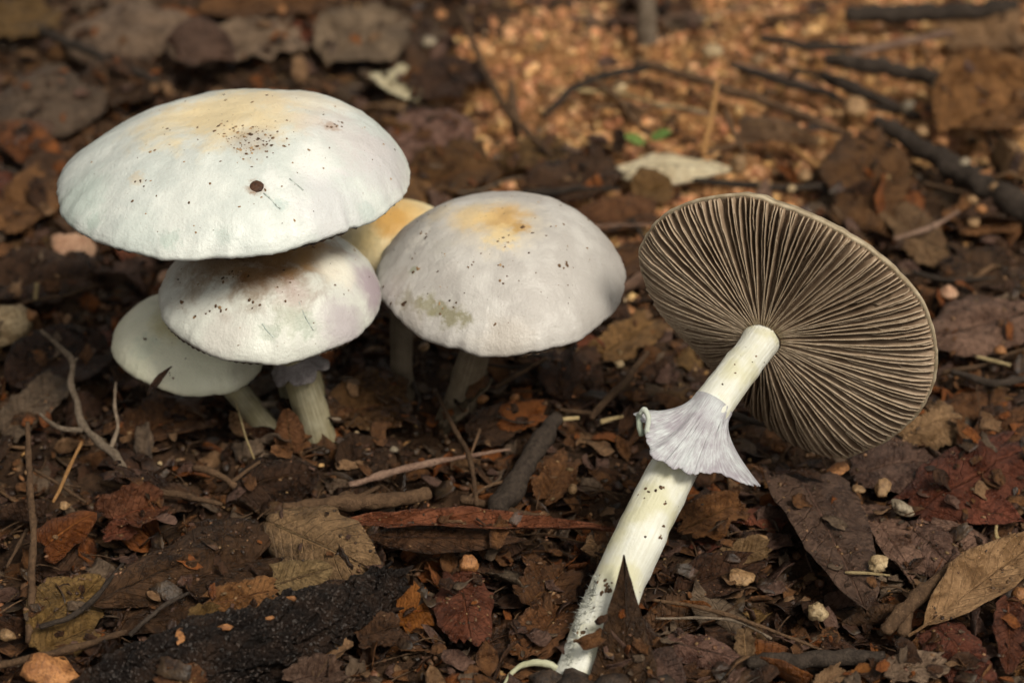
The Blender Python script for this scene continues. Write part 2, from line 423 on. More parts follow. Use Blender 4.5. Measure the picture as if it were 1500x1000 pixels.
def mushroom(name, label, base, ctr, R, h, tilt, har, capargs, stem_r, stem_mat, ring=None, seed=0, specks=90, speck_px=(), nick=None, dents_px=(), stem_mid=None, extra=None):
    root = empty(name, base); tag(root, label, 'mushroom', 'pale mushrooms in the litter')
    M = Matrix.Translation(ctr) @ Matrix.Rotation(tilt[1], 4, 'Y') @ Matrix.Rotation(tilt[0], 4, 'X')
    Mi = M.inverted()
    V, Fc, GV, GF = cap_shape(R, h, har, seed)
    tree = BVHTree.FromPolygons([M @ Vector(v) for v in V], Fc)
    dents = []
    for (px, py, dr, dz) in dents_px:
        hp, _ = pick(tree, px, py)
        if hp: l = Mi @ hp; dents.append((l.x, l.y, dr, dz))
    V, Fc, GV, GF = cap_shape(R, h, har, seed, dents=dents, nick=nick)
    tree = BVHTree.FromPolygons([M @ Vector(v) for v in V], Fc)
    stains = []
    for (px, py, rad, c, s) in capargs['stains']:
        hp, _ = pick(tree, px, py)
        if hp: stains.append((tuple(Mi @ hp), rad, c, s))
    mc = mat_cap('cap skin ' + str(seed), capargs['base'], capargs['tint'], capargs['center'], capargs['cr'], capargs['cs'], stains)
    cap = mesh('cap', V, Fc, mc, root); cap.matrix_local = Matrix.Translation(-Vector(base)) @ M
    gills = mesh('gill_face', GV, GF, M_gillface, cap)
    # crumbs of soil lying on the cap
    rg = random.Random(seed * 11 + 5); items = []
    for k in range(specks):
        f = rg.uniform(0, 2 * math.pi); u = math.sqrt(rg.uniform(0, 0.92))
        o = M @ Vector((R * u * math.cos(f), R * u * math.sin(f), h * 3))
        hp, nn, i_, d_ = tree.ray_cast(o, (M.to_3x3() @ Vector((0, 0, -1))))
        if not hp: continue
        s = 0.007 + 0.030 * rg.random() ** 3.5
        items.append((Mi @ hp, (s * rg.uniform(0.8, 2.0), s, s * 0.6), Mi.to_3x3() @ nn))
    for (px, py, n_, sp_, sz) in speck_px:
        for k in range(n_):
            hp, nn = pick(tree, px + rg.gauss(0, sp_), py + rg.gauss(0, sp_ * 0.6))
            if hp:
                s = sz * (0.5 + rg.random())
                items.append((Mi @ hp, (s * rg.uniform(0.9, 1.5), s, s * 0.55), Mi.to_3x3() @ nn))
    dirt = bits_mesh('dirt_crumbs', items, [M_dirt, M_dirt, M_dirt_tan], cap, seed=seed); dirt['kind'] = 'stuff'
    if extra: extra(cap, tree, Mi)
    # stem
    top = M @ Vector((0, 0, 0.35 * h)); b = Vector(base) - Vector((0, 0, 0.5))
    mid = (top + Vector(base)) / 2 if stem_mid is None else Vector(stem_mid)
    axis_dn = (M.to_3x3() @ Vector((0, 0, 1)))
    pts = [(*b, stem_r[0] * 1.1), (*Vector(base), stem_r[0]), (*mid, stem_r[1]), (*(top - axis_dn * 0.7), stem_r[2]), (*top, stem_r[2] * 1.05)]
    path = [list(Vector(p[:3]) - Vector(base)) + [p[3]] for p in catmull(pts, 26)]
    V, Fc, UV = tube(path, 20, 0.10, seed, 1.3)
    mesh('stem', V, Fc, stem_mat, root, uvs=UV)
    if ring:
        t, rho, drop, mt = ring
        i = int(t * 25); fr = frames(path)[i]; r0 = path[i][3] * 1.0; V = []; Fc = []; UV = []; nf = 64; ns = 9
        dn = -fr[1]
        for s_ in range(ns):
            s = s_ / (ns - 1)
            for j in range(nf):
                f = 2 * math.pi * j / nf
                k = 1 + 0.28 * noise.noise(Vector((math.cos(f) * 1.4, math.sin(f) * 1.4, seed * 2.0)))
                pl = 0.09 * s * noise.noise(Vector((math.cos(f) * 5, math.sin(f) * 5, seed)))
                rr = r0 + (rho * k - r0 + pl) * s ** 1.3
                V.append(fr[0] + (fr[2] * math.cos(f) + fr[3] * math.sin(f)) * rr + dn * (drop * k * s ** 0.9 + 0.05 * s * math.sin(f * 9)))
                UV.append((s, j / nf * 3))
        for s_ in range(ns - 1):
            for j in range(nf):
                a = s_ * nf + j; c = s_ * nf + (j + 1) % nf
                Fc.append((a, c, c + nf, a + nf))
        o = mesh('ring', V, Fc, mt, root, uvs=UV)
        so = o.modifiers.new('thick', 'SOLIDIFY'); so.thickness = 0.05
    return root

CREAM = (0.78, 0.63, 0.37)
def big_extra(cap, tree, Mi):
    hp, nn = pick(tree, 376, 273)
    n_l = (Mi.to_3x3() @ nn).normalized(); l = Mi @ hp
    V0, F0 = ICO2; q = n_l.to_track_quat('Z', 'Y').to_matrix()
    V = [l + q @ Vector((v[0] * 0.175 * (1 + 0.12 * noise.noise(Vector(v) * 2)), v[1] * 0.16 * (1 + 0.3 * noise.noise(Vector(v) * 1.7 + Vector((3, 1, 0)))), v[2] * 0.035)) for v in V0]
    mesh('rotten_pit', V, F0, M_hole, cap)
    for pts in (((386, 283), (396, 291), (404, 300), (411, 306)), ((424, 262), (434, 270), (444, 279))):
        path = []
        for (px, py) in pts:
            h2, n2 = pick(tree, px, py)
            path.append(list(Mi @ h2 - (Mi.to_3x3() @ n2) * 0.006) + [0.022])
        V, Fc, UV = tube([list(p) for p in catmull(path, 8)], 6, 0.5, 3, 6)
        mesh('bruised_scratch', V, Fc, M_bruise, cap)

def second_extra(cap, tree, Mi):
    for pts in (((384, 474), (391, 484), (401, 494)), ((438, 442), (446, 462), (459, 484))):
        path = []
        for (px, py) in pts:
            h2, n2 = pick(tree, px, py); path.append(list(Mi @ h2 - (Mi.to_3x3() @ n2) * 0.006) + [0.018])
        V, Fc, UV = tube([list(p) for p in catmull(path, 8)], 6, 0.5, 3, 6)
        mesh('bruised_scratch', V, Fc, M_bruise, cap)

def gz(px, py):
    p = at_z(px, py, 0.0); p = at_z(px, py, ground_h(p.x, p.y)); return p

mushroom('large_mushroom', 'largest mushroom, broad white cap with a brown pit and soil crumbs on top', gz(450, 600),
    Vector((-6.717, 4.5, 6.728)), 4.195, 1.9065, (-0.1144, -0.0251), (-0.0318, 0.005, 0.0198, 0.0033, 0.0124, 0.0114, 0.70, 0.133),
    dict(base=(0.72, 0.755, 0.72), tint=(0.59, 0.635, 0.61), center=(0.72, 0.58, 0.36), cr=0.9, cs=0.25,
         stains=[(330, 165, 2.3, CREAM, 0.85), (250, 180, 1.5, CREAM, 0.5), (400, 170, 1.4, CREAM, 0.5), (440, 145, 1.6, (0.74, 0.62, 0.44), 0.5), (560, 230, 1.7, (0.56, 0.53, 0.55), 0.7), (500, 190, 1.5, (0.62, 0.57, 0.56), 0.55),
                 (115, 290, 1.3, (0.50, 0.60, 0.55), 0.6), (370, 205, 0.8, (0.38, 0.30, 0.22), 0.55), (376, 273, 0.30, (0.24, 0.12, 0.05), 0.85), (460, 235, 0.8, (0.82, 0.83, 0.80), 0.7), (400, 262, 0.5, (0.80, 0.82, 0.80), 0.6), (485, 185, 0.3, (0.36, 0.22, 0.14), 0.6),
                 (200, 260, 0.3, (0.62, 0.50, 0.33), 0.5), (200, 345, 0.9, (0.48, 0.55, 0.52), 0.5), (480, 300, 1.2, (0.60, 0.58, 0.62), 0.5), (250, 352, 0.35, (0.42, 0.52, 0.47), 0.6), (140, 325, 0.4, (0.42, 0.52, 0.47), 0.6), (535, 308, 0.35, (0.45, 0.52, 0.50), 0.6), (330, 345, 0.3, (0.45, 0.54, 0.50), 0.45), (410, 300, 0.22, (0.40, 0.50, 0.48), 0.6)]),
    (0.6, 0.5, 0.5), M_stem_shade, ring=(0.72, 1.1, 0.9, M_ring_dull), seed=1, specks=170,
    speck_px=((368, 205, 90, 22, 0.014), (355, 195, 26, 16, 0.030), (378, 212, 34, 18, 0.030), (335, 190, 8, 10, 0.03), (490, 184, 8, 6, 0.026), (205, 262, 6, 8, 0.02), (222, 222, 3, 5, 0.03), (290, 320, 5, 25, 0.024), (245, 190, 3, 4, 0.03), (400, 280, 8, 40, 0.022)),
    nick=(math.radians(-42), 0.03, 0.03), extra=big_extra, dents_px=((300, 168, 0.9, 0.10), (230, 330, 0.9, 0.07), (470, 265, 0.7, 0.05)))

mushroom('spore_dusted_mushroom', 'mushroom tucked under the largest cap, brown spore dust over its back', gz(468, 650),
    Vector((-5.927, 3.0, 4.386)), 2.6826, 1.5402, (0.0238, 0.0364), (-0.0013, 0.0102, 0.0042, 0.0089, 0.0075, 0.0125, 0.3152, 0.0424),
    dict(base=(0.69, 0.71, 0.65), tint=(0.61, 0.62, 0.57), center=(0.36, 0.22, 0.11), cr=1.0, cs=0.3,
         stains=[(395, 372, 2.0, (0.17, 0.085, 0.030), 0.97), (320, 372, 1.7, (0.24, 0.15, 0.075), 0.9), (450, 362, 1.2, (0.36, 0.21, 0.085), 0.85), (545, 415, 1.0, (0.34, 0.26, 0.31), 0.85), (505, 475, 1.0, (0.42, 0.36, 0.40), 0.7),
                 (492, 392, 0.75, (0.82, 0.79, 0.68), 0.8), (425, 468, 0.6, (0.42, 0.45, 0.36), 0.7), (450, 478, 0.4, (0.38, 0.43, 0.36), 0.7), (395, 485, 0.35, (0.38, 0.43, 0.36), 0.6), (355, 406, 0.22, (0.16, 0.07, 0.02), 0.8), (430, 430, 0.5, (0.42, 0.33, 0.30), 0.6), (330, 490, 0.9, (0.60, 0.56, 0.52), 0.5)]),
    (0.46, 0.40, 0.38), M_stem_shade, ring=(0.535, 0.68, 0.42, M_ring_lilac), seed=2, specks=110,
    speck_px=((350, 404, 10, 10, 0.028), (330, 405, 4, 6, 0.03), (263, 443, 2, 3, 0.04), (320, 453, 4, 4, 0.035), (375, 443, 4, 6, 0.028), (284, 464, 2, 3, 0.04), (430, 425, 8, 14, 0.02)),
    extra=second_extra, dents_px=((395, 480, 0.35, 0.10), (430, 470, 0.30, 0.06), (455, 470, 0.25, 0.06), (340, 480, 0.5, 0.05)))

mushroom('little_mushroom', 'smallest mushroom, greenish cream cap low beside the spore dusted one', gz(402, 645),
    Vector((-8.112, 4.2, 2.156)), 1.89, 1.0794, (0.0379, 0.097), (0.0082, 0.001, 0.0083, -0.0235, -0.0175, -0.0103, -0.3011, 0.0783),
    dict(base=(0.82, 0.81, 0.64), tint=(0.75, 0.75, 0.58), center=(0.74, 0.66, 0.36), cr=0.9, cs=0.6,
         stains=[(255, 470, 0.8, (0.58, 0.50, 0.22), 0.6), (360, 540, 0.8, (0.36, 0.33, 0.26), 0.6), (210, 510, 0.5, (0.56, 0.62, 0.50), 0.5)]),
    (0.36, 0.31, 0.29), M_stem_shade, seed=3, specks=26, speck_px=((250, 550, 3, 5, 0.025), (215, 495, 3, 6, 0.025)))

mushroom('dome_mushroom', 'lilac grey domed mushroom with an orange brown blotch on its crown', gz(668, 618),
    Vector((-0.286, 4.0, 4.245)), 3.0734, 1.7375, (0.0241, -0.0078), (0.0033, 0.0084, -0.0043, -0.0208, -0.0001, 0.0221, 0.255, 0.2668),
    dict(base=(0.57, 0.55, 0.52), tint=(0.45, 0.425, 0.40), center=(0.68, 0.56, 0.36), cr=1.2, cs=0.5,
         stains=[(735, 322, 0.85, (0.56, 0.34, 0.11), 0.85), (690, 318, 0.8, (0.72, 0.52, 0.24), 0.7), (735, 345, 0.6, (0.78, 0.60, 0.30), 0.65), (765, 333, 0.35, (0.48, 0.26, 0.05), 0.7), (645, 310, 0.6, (0.70, 0.58, 0.38), 0.5),
                 (660, 462, 0.42, (0.25, 0.23, 0.13), 0.85), (642, 452, 0.30, (0.27, 0.25, 0.15), 0.8), (680, 470, 0.26, (0.25, 0.23, 0.13), 0.8), (610, 446, 0.28, (0.30, 0.27, 0.18), 0.75), (625, 448, 0.40, (0.30, 0.28, 0.17), 0.75), (595, 440, 0.35, (0.30, 0.27, 0.19), 0.7), (610, 350, 0.45, (0.78, 0.74, 0.68), 0.6), (585, 410, 0.5, (0.46, 0.41, 0.36), 0.5),
                 (605, 395, 0.16, (0.26, 0.28, 0.18), 0.7), (645, 360, 0.4, (0.48, 0.46, 0.42), 0.5), (740, 500, 1.0, (0.47, 0.42, 0.36), 0.55), (600, 475, 0.7, (0.45, 0.40, 0.36), 0.5)]),
    (0.46, 0.38, 0.34), mat_flesh('stem flesh deep shade', (0.24, 0.19, 0.13), (0.12, 0.09, 0.058)), ring=(0.66, 0.80, 0.45, M_ring_dark), seed=4, specks=170,  # stem colour lowered to paint the shadow beneath the dome
    speck_px=((765, 333, 1, 1, 0.06), (605, 395, 3, 4, 0.03), (828, 388, 4, 5, 0.035), (737, 393, 3, 5, 0.03), (735, 353, 7, 9, 0.022), (688, 387, 3, 6, 0.024), (616, 342, 3, 5, 0.03), (655, 448, 8, 18, 0.026), (590, 443, 4, 5, 0.035)),
    dents_px=((745, 318, 0.7, 0.10), (640, 455, 0.5, 0.07), (595, 440, 0.3, 0.04), (755, 300, 0.4, -0.05)))

mushroom('yellow_mushroom', 'yellow mushroom stained orange, mostly hidden between the largest and domed caps', gz(590, 590),
    at_y(583, 353, 7.2), 1.55, 1.0, (0.05, 0.0), (0, 0, 0.02, 0.0, 0.0, 0.0, 0.0, 0.0),
    dict(base=(0.78, 0.67, 0.42), tint=(0.76, 0.60, 0.32), center=(0.60, 0.32, 0.05), cr=0.9, cs=0.6,
         stains=[(572, 325, 0.7, (0.60, 0.33, 0.08), 0.85), (610, 292, 0.6, (0.84, 0.77, 0.58), 0.85), (530, 350, 0.6, (0.58, 0.46, 0.22), 0.6)]),
    (0.32, 0.27, 0.25), mat_flesh('stem flesh shaded', (0.17, 0.13, 0.085), (0.09, 0.065, 0.04)), seed=5, specks=14)  # this stem's dark tone has the surrounding caps' shade painted in

# ---- the toppled mushroom that shows its gills
def toppled():
    base = at_a(852, 992, -2.55)
    root = empty('toppled_mushroom', base)
    tag(root, 'leaning mushroom showing its brown gills, with a torn bluish ring on the stem', 'mushroom', 'pale mushrooms in the litter')
    loc = lambda p: Vector(p) - base
    n = Vector((-0.35, -0.92, -0.14)).normalized(); e1 = Vector((0.935, -0.356, 0)).normalized(); e2 = n.cross(e1)
    Ac = Vector((6.025, 0.706, 4.894))
    tab = [(154.8, 3.52), (148.4, 3.59), (134.6, 3.77), (122.4, 3.85), (108.1, 3.88), (94.4, 3.92), (85.9, 3.79), (76.3, 3.78), (61.7, 3.78), (49.6, 3.85), (36.5, 3.98), (25.3, 4.1), (15.8, 4.09), (3.7, 4.11), (-7.9, 4.12), (-21, 4.1), (-37.4, 4.07), (-51.9, 4.11), (-61.2, 4.23), (-68.7, 4.19), (-83.1, 4.05), (-98.5, 3.77), (-115.8, 3.38), (-132.8, 3.10), (-146.9, 2.85), (-160.6, 2.74), (-173.6, 2.8), (-187.1, 3.01), (-197.4, 3.26)]
    tab = sorted((a % 360, r) for a, r in tab)
    A_ = np.array([t[0] for t in tab]); R_ = np.array([t[1] for t in tab])
    A3 = np.concatenate([A_ - 360, A_, A_ + 360]); R3 = np.concatenate([R_] * 3)
    gs = np.linspace(-180, 540, 1441); rs = np.interp(gs, A3, R3); ker = np.hanning(21); ker /= ker.sum()
    rs = np.convolve(np.pad(rs, 10, mode='edge'), ker, 'valid')
    def Rf(f): return float(np.interp(math.degrees(f) % 360, gs, rs))
    def back(f):                                                    # the lower margin turns back, away from the stem side
        d = (math.degrees(f) - 238 + 180) % 360 - 180
        return -1.35 * math.exp(-(d / 42.0) ** 2)
    def face(u, f):                                                 # flesh between the gills
        return 0.42 * (1 - u * u) + back(f) * u ** 2.2 - 0.14 * math.sin(math.pi * u)
    def gedge(u, f):
        return face(u, f) + 0.235 * math.sin(math.pi * min(1.0, (1.0 - u) ** 0.55 * 1.02)) * min(1, u * 3.2) + 0.02
    def P(u, f, z): 
        r = Rf(f) * u; return loc(Ac + e1 * (r * math.cos(f)) + e2 * (r * math.sin(f)) + n * z)
    # cap: dome behind, rolled pale margin, flesh face
    nf = 220; V = []; Fc = []; prof = []
    for u in np.linspace(0.06, 0.978, 12): prof.append((u, 'face'))
    prof += [(0.990, 0.02), (1.0, 0.015), (1.006, -0.02), (1.002, -0.06)]
    for u in (0.96, 0.88, 0.75, 0.58, 0.38, 0.18, 0.02): prof.append((u, 'dome'))
    for (u, z) in prof:
        for j in range(nf):
            f = 2 * math.pi * j / nf
            wv = 0.05 * noise.noise(Vector((math.cos(f) * 2.6, math.sin(f) * 2.6, 9))) * u ** 4
            uu = u * (1 + (0.010 * noise.noise(Vector((math.cos(f) * 16, math.sin(f) * 16, 2))) if u > 0.9 else 0))
            zz = face(u, f) if z == 'face' else (-1.35 * (1 - u ** 2.2) ** 0.75 - 0.1 + back(f) * u ** 2.2 if z == 'dome' else z + back(f) * u ** 2.2)
            V.append(P(uu, f, zz + wv))
    fm = []
    for k in range(len(prof) - 1):
        for j in range(nf):
            a = k * nf + j; c = k * nf + (j + 1) % nf
            Fc.append((a, a + nf, c + nf, c)); fm.append(0 if k < 11 else 1)
    flesh = mat_bark('gill flesh', (0.130, 0.088, 0.057), (0.210, 0.150, 0.103))
    b = NB('cap margin'); Pc = b.coord('Object'); nn_ = b.noise(Pc, 3, 5)
    margin = b.done(b.mix(b.map(nn_, 0.35, 0.65), (0.28, 0.215, 0.135), (0.48, 0.40, 0.28)), 0.6, 0.3)
    cap = mesh('cap', V, Fc, [flesh, margin], root, fmat=fm)
    # gills, one blade each
    b = NB('gill blade'); U = b.sep(b.coord('UV')); Pg = b.coord('Object'); n1 = b.noise(Pg, 1.1, 3); n2 = b.noise(Pg, 9, 4)
    c_side = b.mix(b.map(n1, 0.38, 0.62), (0.165, 0.108, 0.068), (0.280, 0.198, 0.132))
    c_edge = b.mix(b.map(n2, 0.3, 0.7), (0.36, 0.27, 0.18), (0.50, 0.395, 0.285))
    gill_m = b.done(b.mix(b.map(U[1], 0.80, 0.97), c_side, c_edge), 0.65, 0.25)
    rg = random.Random(4); NG = 216; ns = 16
    for g in range(NG):
        f0 = 2 * math.pi * (g + rg.uniform(-0.18, 0.18)) / NG
        full = g % 2 == 0
        u_in = 0.115 if full else rg.choice((rg.uniform(0.3, 0.5), rg.uniform(0.5, 0.78)))
        V = []; UV = []; ph = rg.uniform(0, 6.28); am = rg.uniform(0.5, 1.3)
        for i in range(ns + 1):
            s = i / ns; u = 0.990 + (u_in - 0.990) * s
            f = f0 + (0.007 * am * math.sin(s * 9 + ph) + 0.004 * math.sin(s * 31 + ph * 2)) * min(1, u * 1.6) * (0.55 + 0.45 * u) * 0.55
            lo = face(u, f) - 0.03; hi = gedge(u, f)
            if not full: hi = lo + (hi - lo) * min(1.0, (1 - s) * 4 + 0.05) * 0.86
            hi *= 1.0; hi += 0.022 * noise.noise(Vector((s * 14, g * 1.7, 0)))
            tw = 0.028 * (0.5 + 0.5 * u); te = 0.013
            r = Rf(f) * u; dv = (e2 * math.cos(f) - e1 * math.sin(f))
            c = P(u, f, 0)
            lean = dv * (0.05 * math.sin(ph + s * 2))
            V += [c + n * lo - dv * tw, c + n * hi + lean - dv * te, c + n * (hi + 0.012) + lean, c + n * hi + lean + dv * te, c + n * lo + dv * tw]
            UV += [(s, 0), (s, 0.95), (s, 1), (s, 0.95), (s, 0)]
        Fc = []
        for i in range(ns):
            for k in range(4):
                a = i * 5 + k; Fc.append((a, a + 1, a + 6, a + 5))
        Fc.append((0, 4, 3, 2, 1)); q = ns * 5; Fc.append((q, q + 1, q + 2, q + 3, q + 4))
        mesh('gill', V, Fc, gill_m, root, uvs=UV)
    # stem
    cl = [(838, 1030, -2.75, 0.66), (853, 985, -2.5, 0.62), (872, 940, -2.3, 0.62), (901, 868, -2.0, 0.60), (934, 795, -1.7, 0.585), (972, 716, -1.25, 0.56), (1010, 645, -0.85, 0.50), (1044, 594, -0.5, 0.47), (1078, 548, -0.2, 0.44), (1108, 508, 0.2, 0.45), (1122, 488, 0.75, 0.5)]
    pts = [(*loc(at_a(x, y, a)), r) for x, y, a, r in cl]
    path = [list(p) for p in catmull(pts, 60)]
    V, Fc, UV = tube(path, 28, 0.09, 6, 1.2)
    stem = mesh('stem', V, Fc, mat_flesh('toppled stem', (0.80, 0.81, 0.75), (0.66, 0.66, 0.57), yellow=((0.56, 0.53, 0.31), 0.65)), root, uvs=UV)
    tree = BVHTree.FromPolygons([v + base for v in V], Fc)
    # mycelium hairs on the foot
    HV = []; HF = []
    for k in range(1500):
        t = rg.random(); px = 858 + (830 - 858) * t + rg.uniform(-6, 38) * (1 if rg.random() < 0.5 else 0.2); py = 848 + 125 * t + rg.uniform(-8, 8)
        hp, nn = pick(tree, px, py)
        if not hp: hp, nn = pick(tree, px + 14, py)
        if not hp: continue
        dr = (nn + VR * -0.9 + Vector((rg.gauss(0, .5), rg.gauss(0, .5), rg.gauss(0, .5)))).normalized(); L = rg.uniform(0.05, 0.20)
        p = loc(hp); sd = dr.cross(Vector((rg.random(), rg.random(), 1))).normalized() * 0.010; s2 = dr.cross(sd).normalized() * 0.010
        i = len(HV); tip = p + dr * L + Vector((0, 0, -0.05 * L))
        HV += [p + sd, p - sd * 0.5 + s2, p - sd * 0.5 - s2, tip]; HF += [(i, i + 1, i + 3), (i + 1, i + 2, i + 3), (i + 2, i, i + 3)]
    fz = mesh('mycelium_fuzz', HV, HF, mat_flesh('mycelium', (0.75, 0.76, 0.70), (0.6, 0.62, 0.55)), stem); fz['kind'] = 'stuff'
    items = []
    for (px, py, n_, sp_, sz) in ((950, 725, 5, 8, .035), (975, 712, 2, 3, .03), (980, 740, 3, 10, .025), (965, 785, 4, 8, .028), (880, 858, 8, 9, .04), (892, 862, 6, 6, .045), (1070, 555, 2, 8, .025), (845, 935, 8, 10, .04), (870, 945, 6, 8, .03), (1100, 520, 4, 14, .02), (905, 870, 2, 14, .025)):
        for k in range(n_):
            hp, nn = pick(tree, px + rg.gauss(0, sp_), py + rg.gauss(0, sp_))
            if hp: s = sz * (0.5 + rg.random()); items.append((loc(hp), (s * 1.3, s, s * 0.5), nn))
    for k in range(16):
        t = rg.random(); x = 1100 - 240 * t + rg.gauss(0, 22); y = 520 + 440 * t
        hp, nn = pick(tree, x, y)
        if hp: s = 0.012 + 0.02 * rg.random() ** 2; items.append((loc(hp), (s * 1.4, s, s * 0.5), nn))
    d = bits_mesh('dirt_crumbs', items, M_dirt, stem, seed=77); d['kind'] = 'stuff'
    # ring: flared skirt, longest on the side towards the viewer
    a0 = Vector(pts[7][:3]); ax = (Vector(pts[5][:3]) - Vector(pts[8][:3])).normalized()
    cvec = (-VD - ax * (-VD).dot(ax)).normalized(); wv = ax.cross(cvec).normalized()
    if wv.x < 0: wv = -wv
    rim = {0: (1.86, 1.00), 30: (1.76, 1.42), 60: (1.22, 2.00), 95: (1.00, 2.25), 130: (1.14, 2.05), 160: (1.26, 1.50), 185: (1.25, 1.0), 215: (1.2, 0.75), 260: (0.95, 0.7), 310: (1.3, 0.6), 340: (1.78, 0.85)}
    ka = sorted(rim); xa = np.array([k - 360 for k in ka] + ka + [k + 360 for k in ka], float)
    ra = np.array([rim[k][0] for k in ka] * 3); da = np.array([rim[k][1] for k in ka] * 3)
    gg = np.arange(-360, 721, 2.0); kk = np.hanning(17); kk /= kk.sum()
    rr_ = np.convolve(np.pad(np.interp(gg, xa, ra), 8, mode='edge'), kk, 'valid'); dd_ = np.convolve(np.pad(np.interp(gg, xa, da), 8, mode='edge'), kk, 'valid')
    nf = 320; ns = 18; V = []; Fc = []; UV = []
    for i in range(ns):
        s = i / (ns - 1)
        for j in range(nf):
            dg = 360 * j / nf; f = math.radians(dg)
            rho = float(np.interp(dg, gg, rr_)); dl = float(np.interp(dg, gg, dd_))
            jag = 1 + 0.11 * noise.noise(Vector((math.cos(f) * 3.3, math.sin(f) * 3.3, 1))) + 0.025 * noise.noise(Vector((math.cos(f) * 9, math.sin(f) * 9, 1))) + 0.02 * noise.noise(Vector((math.cos(f) * 24, math.sin(f) * 24, 1)))
            pleat = (0.035 * noise.noise(Vector((math.cos(f) * 15, math.sin(f) * 15, s * 0.5))) + 0.045 * noise.noise(Vector((math.cos(f) * 30, math.sin(f) * 30, s * 0.25))) + 0.20 * noise.noise(Vector((math.cos(f) * 3, math.sin(f) * 3, s)))) * s
            q = 0.46 + (rho * jag - 0.46) * s ** 1.9 + pleat
            V.append(a0 - ax * 0.05 + (wv * math.cos(f) + cvec * math.sin(f)) * q + ax * ((dl + 0.02) * jag * s ** 0.85))
            UV.append((s * 0.6, j / nf * 7))
    for i in range(ns - 1):
        for j in range(nf):
            a = i * nf + j; c = i * nf + (j + 1) % nf
            Fc.append((a, a + nf, c + nf, c))
    ringo = mesh('ring', V, Fc, M_ring, root, uvs=UV)
    so = ringo.modifiers.new('thick', 'SOLIDIFY'); so.thickness = 0.03; so.offset = -1
    rt = BVHTree.FromPolygons([v + base for v in V], Fc)
    # rolled lip at the torn end of the ring
    lp = [(938, 606, -1.4, .06), (944, 600, -1.5, .06), (950, 612, -1.55, .065), (948, 632, -1.55, .06), (956, 650, -1.5, .07), (958, 668, -1.45, .05)]
    V, Fc, UV = tube([list(p) for p in catmull([(*loc(at_a(x, y, a)), r) for x, y, a, r in lp], 24)], 10, 0.4, 8, 4)
    mesh('rolled_lip', V, Fc, mat_flesh('rolled lip', (0.66, 0.70, 0.63), (0.46, 0.50, 0.43)), ringo, uvs=UV)
    lp = [(937, 606, -1.2, .07), (937, 622, -1.25, .08), (940, 638, -1.3, .05)]
    V, Fc, UV = tube([list(p) for p in catmull([(*loc(at_a(x, y, a)), r) for x, y, a, r in lp], 12)], 8, 0.4, 9, 4)
    mesh('rolled_lip', V, Fc, mat_flesh('rolled lip green', (0.46, 0.52, 0.42), (0.30, 0.35, 0.27)), ringo, uvs=UV)
    items = []
    for (px, py, n_, sp_, sz) in ((1026, 637, 6, 5, .035), (1032, 634, 4, 4, .03), (1003, 648, 1, 1, .045), (1034, 695, 5, 3, .05), (1018, 700, 3, 4, .03), (975, 690, 6, 9, .03), (1000, 695, 4, 12, .025), (1022, 660, 4, 10, .02)):
        for k in range(n_):
            hp, nn = pick(rt, px + rg.gauss(0, sp_), py + rg.gauss(0, sp_))
            if hp: s = sz * (0.5 + rg.random()); items.append((loc(hp), (s * 1.4, s, s * 0.5), nn))
    d = bits_mesh('dirt_crumbs', items, M_dirt, ringo, seed=78); d['kind'] = 'stuff'
    # pale root threads creeping from the foot
    lp = [(826, 985, -2.7, .10), (800, 971, -2.6, .09), (770, 972, -2.6, .075), (750, 985, -2.8, .06), (738, 1004, -3.0, .05)]
    V, Fc, UV = tube([list(p) for p in catmull([(*loc(at_a(x, y, a)), r) for x, y, a, r in lp], 24)], 8, 0.4, 5, 4)
    mesh('root_thread', V, Fc, mat_flesh('root thread', (0.58, 0.58, 0.42), (0.36, 0.36, 0.22)), stem, uvs=UV)
toppled()

# ------------------------------------------------------------------ leaves, twigs, stones: builders
RG = random.Random(21)

